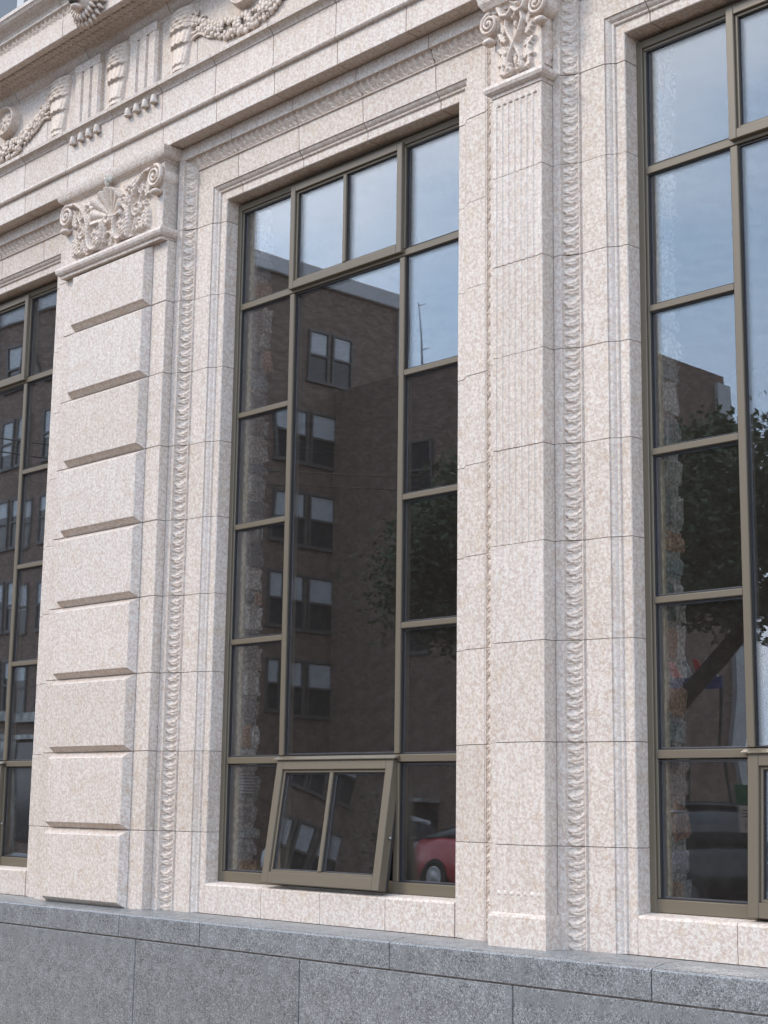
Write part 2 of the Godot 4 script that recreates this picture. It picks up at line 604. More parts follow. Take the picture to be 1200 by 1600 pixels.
func bowed_sheet(mb: MB, h: Vector3, z: float, bow: Vector2) -> void:    # sealed panes are never quite flat
	var f := func(i: int, j: int) -> Vector3:
		var u := i / 4.0 - 1.0
		var v := j / 5.0 - 1.0
		return Vector3(h.x * u, h.y * v, z + (1 - u * u) * (1 - v * v) * bow.x + 0.5 * bow.y * sin(v * 2.4 + u))
	for j in 10:
		for i in 8:
			mb.quad(f.call(i, j), f.call(i + 1, j), f.call(i + 1, j + 1), f.call(i, j + 1), int(z * 10000) + 500)

func pane(pt: Node3D, a: Vector2, b: Vector2, z: float, xf := Transform3D.IDENTITY) -> void:
	# two sheets with a spacer between them: a sealed unit; each sits a hair out of true
	var ct := Vector3((a.x + b.x) / 2, (a.y + b.y) / 2, z)
	var h := Vector3((b.x - a.x) / 2, (b.y - a.y) / 2, 0)
	var ry := rng.randf_range(-0.0018, 0.0018)
	var rx := rng.randf_range(-0.0012, 0.0012)
	var mb := MB.new()
	var bow := Vector2(rng.randf_range(-0.0005, 0.0005), rng.randf_range(-0.0003, 0.0003))
	for zz in [0.0025, -0.0025, -0.0075, -0.0115, -0.0165, -0.0205]:
		bowed_sheet(mb, h, zz, bow)
	var o := put("pane", mb, M.glass, pt)
	o.transform = xf * Transform3D(Basis.from_euler(Vector3(rx, ry, 0)), ct)
	var g := MB.new()
	var w := 0.011
	for s in [[-h.x, -h.y, -h.x + w, h.y], [h.x - w, -h.y, h.x, h.y], [-h.x + w, -h.y, h.x - w, -h.y + w], [-h.x + w, h.y - w, h.x - w, h.y]]:
		bx(g, Vector3(s[0], s[1], -0.0072), Vector3(s[2], s[3], -0.0030))
	var sp := put("spacer", g, M.spacer, pt)
	sp.transform = o.transform
	g = MB.new()
	w = 0.006
	for s in [[-h.x, -h.y, -h.x + w, h.y], [h.x - w, -h.y, h.x, h.y], [-h.x + w, -h.y, h.x - w, -h.y + w], [-h.x + w, h.y - w, h.x - w, h.y]]:
		bx(g, Vector3(s[0], s[1], 0.0035), Vector3(s[2], s[3], 0.010))
	var ga := put("gasket", g, M.rubber, pt)
	ga.transform = o.transform

func sash_frame(pt: Node3D, w: float, h: float, muntin: float, xf: Transform3D, lean: Vector2) -> void:
	# local: x from 0 to w, y from -h to 0 (hinge at the top), front face at z = 0
	var st := lean.x
	var list := [["stile", 0.0, -h, st, 0.0], ["stile", w - st, -h, w, 0.0], ["rail", st + 0.0003, -st, w - st - 0.0003, -0.0004], ["rail", st + 0.0003, -h + 0.0004, w - st - 0.0003, -h + lean.y]]
	for l in list:
		var mb := MB.new()
		bx(mb, Vector3(l[1], l[2], -0.055), Vector3(l[3], l[4], 0.0), 0.003)
		var o := put(l[0], mb, M.metal, pt)
		o.transform = xf
	for l in [[st, -h + lean.y, st + 0.014, -st], [w - st - 0.014, -h + lean.y, w - st, -st], [st + 0.014, -st - 0.014, w - st - 0.014, -st], [st + 0.014, -h + lean.y, w - st - 0.014, -h + lean.y + 0.014]]:
		var mb := MB.new()
		bx(mb, Vector3(l[0], l[1], -0.05), Vector3(l[2], l[3], -0.014), 0.002)
		var o := put("glazing_bead", mb, M.metal, pt)
		o.transform = xf
	var mu := MB.new()
	bx(mu, Vector3(muntin - 0.013, -h + lean.y + 0.014, -0.045), Vector3(muntin + 0.013, -st - 0.014, -0.008), 0.003)
	var m2 := put("muntin", mu, M.metal, pt)
	m2.transform = xf
	pane(pt, Vector2(st + 0.012, -h + lean.y + 0.012), Vector2(muntin - 0.011, -st - 0.012), -0.03, xf)
	pane(pt, Vector2(muntin + 0.011, -h + lean.y + 0.012), Vector2(w - st - 0.012, -st - 0.012), -0.03, xf)

func window(x0: float, label: String, open: float) -> void:
	var pt := part("window", label)
	var x1 := x0 + WW
	var ZB := -0.165
	var mA := x0 + 0.511
	var mB := x0 + 0.549
	var mC := x0 + 1.433
	var mD := x0 + 1.471
	var jl := x0 + 0.046
	var jr := x1 - 0.046
	var yT := 3.80
	var yB := -0.275
	bar(pt, "jamb", Vector2(x0 - 0.02, yB), Vector2(x0 + 0.032, yT), ZB, FR)
	bar(pt, "jamb", Vector2(x1 - 0.032, yB), Vector2(x1 + 0.02, yT), ZB, FR)
	bar(pt, "jamb_stop", Vector2(x0 + 0.0323, yB + 0.06), Vector2(jl, yT - 0.055), ZB + 0.006, FR - 0.010)
	bar(pt, "jamb_stop", Vector2(jr, yB + 0.06), Vector2(x1 - 0.0323, yT - 0.055), ZB + 0.006, FR - 0.010)
	bar(pt, "head", Vector2(x0 + 0.0325, yT - 0.038), Vector2(x1 - 0.0325, yT - 0.0005), ZB, FR - 0.001)
	bar(pt, "head_stop", Vector2(x0 + 0.0325, yT - 0.054), Vector2(x1 - 0.0325, yT - 0.0385), ZB + 0.004, FR - 0.010)
	bar(pt, "sill_rail", Vector2(x0 + 0.0325, yB + 0.0005), Vector2(x1 - 0.0325, yB + 0.058), ZB, FR - 0.001)
	var T1 := 3.140
	var T2 := 0.409
	for t in [[T1, "transom"], [T2, "transom"]]:
		bar(pt, t[1], Vector2(jl + 0.0003, t[0] - 0.022), Vector2(jr - 0.0003, t[0] + 0.016), ZB + 0.002, FR - 0.004)
	for m in [[mA, mB], [mC, mD]]:
		bar(pt, "mullion", Vector2(m[0], T1 + 0.0203), Vector2(m[1], yT - 0.0545), ZB + 0.003, FR - 0.002)
		bar(pt, "mullion", Vector2(m[0], T2 + 0.0203), Vector2(m[1], T1 - 0.0263), ZB + 0.003, FR - 0.002)
		bar(pt, "mullion", Vector2(m[0], yB + 0.0585), Vector2(m[1], T2 - 0.0263), ZB + 0.003, FR - 0.002)
	var ys := [T2, 1.091, 1.774, 2.457, T1]
	for c in [[jl, mA], [mD, jr]]:
		for i in 3:
			bar(pt, "glazing_bar", Vector2(c[0] + 0.0003, ys[i + 1] - 0.0155), Vector2(c[1] - 0.0003, ys[i + 1] + 0.0155), ZB + 0.005, FR - 0.004)
		for i in 4:
			pane(pt, Vector2(c[0] + 0.001, ys[i] + 0.0165), Vector2(c[1] - 0.001, ys[i + 1] - (0.0225 if i == 3 else 0.016)), FR - 0.024)
		pane(pt, Vector2(c[0] + 0.001, T1 + 0.021), Vector2(c[1] - 0.001, yT - 0.055), FR - 0.024)
		pane(pt, Vector2(c[0] + 0.001, yB + 0.059), Vector2(c[1] - 0.001, T2 - 0.027), FR - 0.024)
	pane(pt, Vector2(mB + 0.001, T2 + 0.021), Vector2(mC - 0.001, T1 - 0.027), FR - 0.024)
	# hinged sashes: the upper one shut, the lower one swung out at its foot
	var up := part("upper_sash")
	sash_frame(up, 0.943, 0.640, 0.468, Transform3D(Basis.IDENTITY, Vector3(x0 + 0.520, T1 + 0.636, FR + 0.020)), Vector2(0.040, 0.046))
	var lo := part("awning_sash", "lower sash swung outward at its foot" if open > 0.01 else "")
	var xf := Transform3D(Basis(Vector3.RIGHT, -open), Vector3(x0 + 0.530, T2 - 0.006, FR + 0.022))
	sash_frame(lo, 0.925, 0.668, 0.452, xf, Vector2(0.052, 0.062))
	var cap := MB.new()
	prism(cap, PackedVector2Array([Vector2(FR - 0.003, T2 + 0.012), Vector2(FR + 0.034, T2 - 0.001), Vector2(FR + 0.034, T2 - 0.006), Vector2(FR - 0.003, T2 - 0.004)]), func(p): return Vector3(x0 + 0.50, p.y, p.x), func(p): return Vector3(x0 + 1.475, p.y, p.x))
	put("drip_cap", cap, M.metal, lo)
	if open > 0.01:
		for s in [0.075, 0.850]:            # stay arms between sash and frame
			var p0 := Vector3(x0 + 0.530 + s, T2 - 0.30, FR - 0.02)
			var p1: Vector3 = xf * Vector3(s, -0.47, -0.05)
			var mb := MB.new()
			tube(mb, PackedVector3Array([p0, p0.lerp(p1, 0.5) + Vector3(0, -0.004, 0), p1]), PackedFloat32Array([0.006, 0.006, 0.006]), 6)
			put("stay_arm", mb, M.metal_dark, lo)
		for s in [0.906, 0.002]:
			var mb := MB.new()
			bx(mb, Vector3(s, -0.66, -0.075), Vector3(s + 0.017, -0.02, -0.056), 0.002)
			var o := put("weather_strip", mb, M.metal_dark, lo)
			o.transform = xf
		var mb2 := MB.new()
		ball(mb2, xf * Vector3(0.934, -0.40, -0.036), Vector3(0.009, 0.009, 0.009))
		put("screw", mb2, M.steel, lo)

func rough_stone(mb: MB, at: Vector3, r: Vector3, salt: float) -> void:    # a squarish broken stone
	mb.begin()
	var n := 5
	var f := func(d: Vector3) -> Vector3:
		var q := Vector3(signf(d.x) * pow(absf(d.x), 0.42), signf(d.y) * pow(absf(d.y), 0.42), signf(d.z) * pow(absf(d.z), 0.42))
		q *= 0.82 + 0.10 * sin(d.y * 5.0 + salt) + 0.09 * sin(d.z * 7.0 + salt * 2.1) + 0.07 * sin((d.x + d.y * 1.7) * 9.0 + salt * 1.3)
		return at + q * r
	for ax in 3:
		for s in [-1.0, 1.0]:
			for i in n:
				for j in n:
					var c := []
					for o in [[0, 0], [1, 0], [1, 1], [0, 1]]:
						var d := Vector3.ZERO
						d[ax] = s
						d[(ax + 1) % 3] = s * (2.0 * (i + o[0]) / n - 1)
						d[(ax + 2) % 3] = 2.0 * (j + o[1]) / n - 1
						c.append(f.call(d.normalized()))
					mb.quad(c[0], c[1], c[2], c[3])
	mb.end()

func rubble(x0: float) -> void:
	# the broken inner edge of the wall that shows through the glass beside the left jamb
	var pt := part("rubble_jamb")
	var st := MB.new()
	bx(st, Vector3(x0 - 0.03, -0.27, -0.192), Vector3(x0 + 0.047, 3.9, -0.1665), 0.003)
	put("furring_strip", st, M.timber, pt)
	var bed := MB.new()
	bx(bed, Vector3(x0 - 0.2, -0.27, -0.315), Vector3(x0 + 0.034, 3.9, -0.193))
	put("mortar_bed", bed, M.rubble_bed, pt)
	var y := -0.26
	var last := -1
	while y < 3.86:
		var h := rng.randf_range(0.075, 0.19)
		var z := -0.195
		var two := rng.randf() < 0.45
		for k in (2 if two else 1):
			var dz := rng.randf_range(0.055, 0.085) if two else rng.randf_range(0.135, 0.16)
			var c := rng.randi() % 7
			if c == last:
				c = (c + 3) % 7
			last = c
			var hh := h - rng.randf_range(0.008, 0.02)
			var mb := MB.new()
			rough_stone(mb, Vector3(x0 + 0.016, y + h / 2, z - dz / 2), Vector3(0.034, hh * 0.58, dz * 0.56), rng.randf() * 90.0)
			put("rubble_stone", mb, M["rubble%d" % c], pt)
			z -= dz + 0.006
		y += h

# ------------------------------------------------------------------ carved work
func ring_h(x: float, y: float, r: float, w: float) -> float:
	var d := absf(sqrt(x * x + y * y) - r) / w
	return sqrt(maxf(0.0, 1 - d * d))

func seg_h(x: float, y: float, a: Vector2, b: Vector2, w: float) -> float:
	var p := Vector2(x, y)
	var t := clampf((p - a).dot(b - a) / (b - a).length_squared(), 0, 1)
	var d := p.distance_to(a.lerp(b, t)) / w
	return sqrt(maxf(0.0, 1 - d * d))

func path_h(x: float, y: float, pts: Array, w: float) -> float:
	var best := 0.0
	for i in pts.size() - 1:
		best = maxf(best, seg_h(x, y, pts[i], pts[i + 1], w))
	return best

func spiral_pts(c: Vector2, r0: float, r1: float, turns: float, start: float, n := 26) -> Array:
	var out := []
	for i in n + 1:
		var t := float(i) / n
		var a := start + turns * TAU * t
		out.append(c + Vector2(cos(a), sin(a)) * lerpf(r0, r1, t))
	return out

func flower_h(x: float, y: float, r: float, petals: int) -> float:
	var d := sqrt(x * x + y * y) / r
	if d > 1:
		return 0.0
	var a := atan2(y, x)
	var p := absf(cos(a * petals / 2.0))
	return maxf(0.9 * sqrt(maxf(0, 1 - d * d / (0.3 + 0.7 * p))) * (0.5 + 0.5 * d) if d * d < 0.3 + 0.7 * p else 0.0, sqrt(maxf(0, 1 - d * d * 14)))

func leaf_h(x: float, y: float, c: Vector2, dir: float, ln: float, wd: float) -> float:
	var p := (Vector2(x, y) - c).rotated(-dir)
	var t := p.x / ln
	if t < 0 or t > 1:
		return 0.0
	var w := wd * sin(PI * pow(t, 0.7)) * (1.0 + 0.25 * sin(t * 26.0))
	if w < 0.001:
		return 0.0
	var d := absf(p.y) / w
	return (sqrt(maxf(0, 1 - d * d)) * (0.65 + 0.35 * d)) if d < 1 else 0.0

func volute(mb: MB, c: Vector3, r: float, hand: float, deep: float) -> void:
	var pts := PackedVector3Array()
	var rad := PackedFloat32Array()
	for i in 45:
		var t := i / 44.0
		var a := PI * 0.5 + hand * t * TAU * 2.1
		var rr := r * (1 - 0.86 * t)
		pts.append(c + Vector3(cos(a) * rr, sin(a) * rr, 0.012 * t))
		rad.append(r * lerpf(0.19, 0.12, t))
	tube(mb, pts, rad, 7, 1.5)
	lathe(mb, c - Vector3(0, 0, deep), [[r * 0.93, 0.0], [r * 0.93, deep - 0.006], [r * 0.2, deep + 0.002]], 18, Vector3(0, 0, 1))
	ball(mb, c + Vector3(0, 0, 0.016), Vector3(r * 0.2, r * 0.2, r * 0.2))

func wide_capital(cx: float) -> void:
	var pt := part("wide_capital", "carved capital with shell, scrolls and oval rosettes")
	var x0 := cx - 0.565
	var x1 := cx + 0.565
	var mb := MB.new()
	carry_round(mb, [[0.0, 3.612], [0.006, 3.612], [0.008, 3.628], [0.012, 3.630], [0.020, 3.634], [0.030, 3.648], [0.034, 3.664], [0.030, 3.680], [0.018, 3.690], [0.006, 3.694], [0.0, 3.700]], x0, x1, 0.205, 0.06)
	put("astragal", mb, M.stone4, pt)
	mb = MB.new()
	bx(mb, Vector3(x0 + 0.01, 3.694, 0.06), Vector3(x1 - 0.01, 4.15, 0.195), 0.004)
	put("bell", mb, M.stone1, pt)
	# the carved field
	var st1 := [Vector2(0.215, 0.015), Vector2(0.235, 0.09), Vector2(0.235, 0.16), Vector2(0.265, 0.23), Vector2(0.32, 0.30), Vector2(0.40, 0.345), Vector2(0.47, 0.35)]
	var st2 := [Vector2(0.27, 0.02), Vector2(0.30, 0.10), Vector2(0.33, 0.19), Vector2(0.38, 0.27)]
	var curl := spiral_pts(Vector2(0.315, 0.155), 0.05, 0.012, 1.4, 2.6)
	var curl2 := spiral_pts(Vector2(0.165, 0.235), 0.045, 0.010, 1.4, -0.5)
	var curl3 := spiral_pts(Vector2(0.335, 0.055), 0.035, 0.010, 1.2, 1.0)
	var field := func(x, y):
		var u: float = absf(x - cx)
		var v: float = (y - 3.70) * 0.885
		var h := 0.0
		# rosette medallions
		var mx := u - 0.148
		var my := (v - 0.108) * 0.80
		h = maxf(h, 0.050 * ring_h(mx, my, 0.078, 0.015))
		var dm := sqrt(mx * mx + my * my)
		if dm < 0.072:
			h = maxf(h, 0.016 + 0.030 * flower_h(mx, my, 0.060, 6))
		elif dm < 0.108:
			h = maxf(h, 0.030 * ring_h(mx, my, 0.099, 0.007))
		# little arch between them
		h = maxf(h, 0.036 * ring_h(u, v - 0.03, 0.052, 0.012) if v > 0.03 else 0.0)
		if u < 0.04 and v < 0.085:
			h = maxf(h, 0.024 * flower_h(u, v - 0.04, 0.040, 5))
		# shell
		var sx: float = x - cx
		var sv := v - 0.185
		var sr := sqrt(sx * sx + sv * sv)
		var sa := atan2(sx, sv)
		if sr < 0.165 and sv > -0.035 and absf(sa) < 1.8:
			var rib := sqrt(absf(cos(sa * 7.0)))
			return 1.15 * (0.010 + 0.055 * pow(sr / 0.165, 1.3)) * (0.55 + 0.45 * rib) * smoothstep(0.166, 0.152 + 0.010 * rib, sr) + 0.004
		h = maxf(h, 0.048 * ring_h(u - 0.0, v - 0.165, 0.026, 0.022))
		# scrolls and stems
		h = maxf(h, 0.046 * path_h(u, v, st1, 0.017))
		h = maxf(h, 0.030 * path_h(u, v, st2, 0.011))
		h = maxf(h, 0.036 * path_h(u, v, curl, 0.012))
		h = maxf(h, 0.040 * path_h(u, v, curl2, 0.013))
		h = maxf(h, 0.030 * path_h(u, v, curl3, 0.011))
		# flowers and leaves
		h = maxf(h, 0.055 * flower_h(u - 0.245, v - 0.300, 0.055, 5))
		h = maxf(h, 0.034 * flower_h(u - 0.375, v - 0.165, 0.034, 6))
		for l in [[0.20, 0.20, 1.9, 0.11, 0.030], [0.215, 0.215, 0.5, 0.10, 0.026], [0.285, 0.09, 0.7, 0.13, 0.026], [0.30, 0.03, 0.2, 0.13, 0.022], [0.40, 0.20, 1.4, 0.12, 0.024], [0.055, 0.12, 1.2, 0.10, 0.022], [0.355, 0.235, 2.4, 0.09, 0.02], [0.36, 0.04, 1.2, 0.11, 0.024], [0.41, 0.02, 1.5, 0.13, 0.022], [0.33, 0.31, -0.9, 0.09, 0.022], [0.43, 0.29, -1.6, 0.09, 0.02], [0.20, 0.30, 2.6, 0.07, 0.02], [0.20, 0.02, -0.4, 0.09, 0.02]]:
			h = maxf(h, 0.036 * leaf_h(u, v, Vector2(l[0], l[1]), l[2], l[3], l[4]))
		if h > 0.012:
			h += 0.006 * absf(sin(x * 140.0 + y * 40.0)) * absf(sin(y * 125.0 - x * 50.0)) - 0.002
		return 1.12 * h
	mb = MB.new()
	relief(mb, cx - 0.47, cx + 0.47, 3.702, 4.128, 0.196, 220, 100, field)
	put("carved_relief", mb, M.carve, pt)
	for s in [-1.0, 1.0]:
		mb = MB.new()
		volute(mb, Vector3(cx + s * 0.50, 4.035, 0.222), 0.074, -s, 0.15)
		put("volute", mb, M.carve, pt)
		mb = MB.new()
		ball(mb, Vector3(cx + s * 0.515, 3.928, 0.222), Vector3(0.042, 0.020, 0.04), 0.10, 12, 8, 2.0)
		put("volute_leaf", mb, M.carve, pt)
	mb = MB.new()
	carry_round(mb, [[0.0, 4.122], [0.004, 4.122], [0.006, 4.130], [0.014, 4.132], [0.016, 4.141], [0.030, 4.144], [0.042, 4.153], [0.049, 4.166], [0.053, 4.180], [0.055, 4.19], [0.057, 4.216], [0.0, 4.216]], x0 + 0.01, x1 - 0.01, 0.19, 0.06)
	put("abacus", mb, M.stone1, pt)
	mb = MB.new()
	for i in 8:
		ball(mb, Vector3(cx - 0.02 + rng.randf_range(-0.04, 0.04), 4.145 + rng.randf_range(-0.03, 0.03), 0.232 + rng.randf_range(0, 0.012)), Vector3(0.018, 0.02, 0.016), 0.2, 8, 6, i)
	put("fleuron", mb, M.rubble4, pt)

func narrow_capital(cx: float) -> void:
	var pt := part("narrow_capital", "narrow carved capital with crossed scrolls")
	var hw := 0.160
	var mb := MB.new()
	carry_round(mb, [[0.0, 3.640], [0.004, 3.640], [0.006, 3.655], [0.016, 3.658], [0.028, 3.668], [0.034, 3.684], [0.030, 3.700], [0.016, 3.712], [0.0, 3.722]], cx - hw, cx + hw, 0.183, 0.06)
	put("astragal", mb, M.stone4, pt)
	mb = MB.new()
	bx(mb, Vector3(cx - hw + 0.004, 3.716, 0.06), Vector3(cx + hw - 0.004, 4.13, 0.172), 0.004)
	put("bell", mb, M.stone1, pt)
	var s1 := [Vector2(-0.035, 0.030), Vector2(-0.040, 0.075), Vector2(-0.022, 0.115), Vector2(0.005, 0.165), Vector2(0.038, 0.22), Vector2(0.058, 0.27), Vector2(0.050, 0.315), Vector2(0.02, 0.325), Vector2(0.008, 0.30)]
	var c1 := spiral_pts(Vector2(-0.030, 0.030), 0.026, 0.006, 1.3, 1.2)
	var arm := [Vector2(0.0, 0.345), Vector2(0.03, 0.315), Vector2(0.07, 0.325), Vector2(0.095, 0.375), Vector2(0.12, 0.41)]
	var field := func(x, y):
		var u: float = x - cx
		var v: float = y - 3.722
		var h := 0.0
		for s in [-1.0, 1.0]:
			h = maxf(h, (0.034 if s > 0 else 0.028) * path_h(u * s, v, s1, 0.0135))
			h = maxf(h, 0.030 * path_h(u * s, v, c1, 0.0095))
			h = maxf(h, 0.042 * path_h(u * s, v, arm, 0.017))
			for l in [[0.06, 0.06, 1.2, 0.085, 0.022], [0.055, 0.13, 0.5, 0.08, 0.022], [0.065, 0.19, 0.9, 0.09, 0.022], [0.075, 0.24, 1.3, 0.08, 0.02], [0.05, 0.09, -0.2, 0.075, 0.018], [0.0, 0.05, 1.57, 0.10, 0.016], [0.0, 0.25, 1.57, 0.08, 0.014], [0.085, 0.02, 1.5, 0.06, 0.015], [0.03, 0.015, 0.2, 0.08, 0.014]]:
				h = maxf(h, 0.024 * leaf_h(u * s, v, Vector2(l[0], l[1]), l[2], l[3], l[4]))
		h = maxf(h, 0.05 * flower_h(u, v - 0.37, 0.035, 5))
		return 1.3 * h
	mb = MB.new()
	relief(mb, cx - 0.138, cx + 0.138, 3.724, 4.10, 0.173, 64, 84, field)
	put("carved_relief", mb, M.carve, pt)
	for s in [-1.0, 1.0]:
		mb = MB.new()
		volute(mb, Vector3(cx + s * 0.155, 4.035, 0.205), 0.058, -s, 0.13)
		put("volute", mb, M.carve, pt)
		mb = MB.new()
		ball(mb, Vector3(cx + s * 0.168, 3.945, 0.195), Vector3(0.036, 0.020, 0.035), 0.10, 12, 8, 2.0)
		put("volute_leaf", mb, M.carve, pt)
		# side of the bell carries a flat leaf
		mb = MB.new()
		relief(mb, 0.0, 0.09, 3.74, 4.05, 0.0, 12, 30, func(x, y): return 0.012 * leaf_h(x - 0.045, y, Vector2(0, 3.76), 1.57, 0.27, 0.034) + 0.006 * absf(sin(y * 60.0)) * smoothstep(0.045, 0.0, absf(x - 0.045)))
		var o := put("side_leaf", mb, M.carve, pt)
		o.transform = Transform3D(Basis(Vector3.UP, s * PI / 2), Vector3(cx + s * (hw - 0.003), 0, 0.165 if s > 0 else 0.075))
	mb = MB.new()
	carry_round(mb, [[0.0, 4.095], [0.01, 4.095], [0.014, 4.112], [0.034, 4.118], [0.052, 4.150], [0.06, 4.19], [0.06, 4.216], [0.0, 4.216]], cx - hw, cx + hw, 0.18, 0.06)
	put("abacus", mb, M.stone1, pt)

# ------------------------------------------------------------------ pilasters
func wide_pilaster(cx: float) -> void:
	var pt := part("wide_pilaster", "broad pilaster of raised bevelled panels")
	var x0 := cx - 0.578
	var x1 := cx + 0.578
	var pa := cx - 0.428
	var pb := cx + 0.428
	var z0 := 0.163
	var core := MB.new()
	bx(core, Vector3(x0 + 0.006, BOT, -0.02), Vector3(x1 - 0.006, 3.63, z0 - 0.012))
	put("mortar_bed", core, M.mortar, pt)
	for k in 9:
		var ya := BOT if k == 0 else (k - 1) * HC + 0.0016
		var yb := k * HC - 0.0016 if k < 8 else 3.613
		var dz := rng.randf_range(-0.0012, 0.0012)
		for s in [[x0, pa - 0.003], [pb + 0.003, x1]]:
			var mb := MB.new()
			bx(mb, Vector3(s[0], ya, 0.02), Vector3(s[1], yb, z0 + dz), 0.003)
			put("stone_block", mb, any_stone(), pt)
		var mb := MB.new()
		mb.begin()
		var bv := 0.030
		var by := 0.031
		var a := [Vector3(pa, ya, z0 - 0.03), Vector3(pb, ya, z0 - 0.03), Vector3(pb, yb, z0 - 0.03), Vector3(pa, yb, z0 - 0.03)]
		var b := [Vector3(pa, ya, z0 + 0.002), Vector3(pb, ya, z0 + 0.002), Vector3(pb, yb, z0 + 0.002), Vector3(pa, yb, z0 + 0.002)]
		var c := [Vector3(pa + bv * 0.72, ya + by, z0 + 0.052), Vector3(pb - bv * 0.72, ya + by, z0 + 0.052), Vector3(pb - bv * 0.72, yb - by, z0 + 0.052), Vector3(pa + bv * 0.72, yb - by, z0 + 0.052)]
		var d := []
		for i in 4:
			d.append(c[i] + Vector3(0.004 if i in [0, 3] else -0.004, 0.004 if i < 2 else -0.004, 0.003))
		for i in 4:
			var j := (i + 1) % 4
			mb.quad(a[i], a[j], b[j], b[i]); mb.quad(b[i], b[j], c[j], c[i]); mb.quad(c[i], c[j], d[j], d[i])
		mb.quad(d[0], d[1], d[2], d[3]); mb.quad(a[3], a[2], a[1], a[0])
		mb.end()
		put("raised_panel", mb, any_stone(), pt)

func flute_poly(x0: float, x1: float, z: float, depth: float) -> PackedVector2Array:      # (x, z)
	var p := PackedVector2Array([Vector2(x1, 0.02), Vector2(x1, z - 0.003), Vector2(x1 - 0.003, z)])
	var n := 7
	var w := 0.029
	var gap := (x1 - x0 - 0.052 - n * w) / (n - 1)
	if depth > 0:
		for i in n:
			var a := x1 - 0.026 - i * (w + gap)
			for k in 7:
				var t := PI * k / 6.0
				p.append(Vector2(a - w / 2 + cos(t) * w / 2, z - sin(t) * depth))
	p.append(Vector2(x0 + 0.003, z))
	p.append(Vector2(x0, z - 0.003))
	p.append(Vector2(x0, 0.02))
	return p

func fluted_pilaster(x0: float, x1: float) -> void:
	var pt := part("fluted_pilaster", "narrow pilaster with shallow vertical flutes")
	var z0 := 0.180
	var core := MB.new()
	bx(core, Vector3(x0 + 0.006, BOT, -0.02), Vector3(x1 - 0.006, 3.66, z0 - 0.022))
	put("mortar_bed", core, M.mortar, pt)
	for k in 9:
		var ya := BOT if k == 0 else (k - 1) * HC + 0.0016
		var yb := k * HC - 0.0016 if k < 8 else 3.642
		var mb := MB.new()
		var dz := rng.randf_range(-0.0012, 0.0012)
		var cut := [[ya, yb, 0.0052 if k > 3 else 0.0020]]
		if k == 0:
			cut = [[ya, -0.215, 0.0], [-0.215, yb, 0.0025]]
		elif k == 8:
			cut = [[ya, 3.595, 0.0065], [3.595, yb, 0.0]]
		for c in cut:
			var a: float = c[0]
			var b: float = c[1]
			prism(mb, flute_poly(x0, x1, z0 + dz, c[2]), func(p): return Vector3(p.x, a, p.y), func(p): return Vector3(p.x, b, p.y))
		if k == 0 or k == 8:            # rounded ends of the flutes
			var n := 7
			var w := 0.029
			var gap := (x1 - x0 - 0.052 - n * w) / (n - 1)
			for i in n:
				var cxx := x1 - 0.026 - i * (w + gap) - w / 2
				ball(mb, Vector3(cxx, -0.216 if k == 0 else 3.604, z0 - 0.006), Vector3(0.0155, 0.014, 0.010), 0.0, 8, 6)
		put("stone_block", mb, any_stone(), pt)
	var pl := MB.new()
	carry_round(pl, [[0.0, BOT - 0.004], [0.014, BOT - 0.004], [0.014, -0.318], [0.010, -0.306], [0.0, -0.300]], x0 + 0.002, x1 - 0.002, z0, 0.03)
	put("plinth_block", pl, M.stone2, pt)

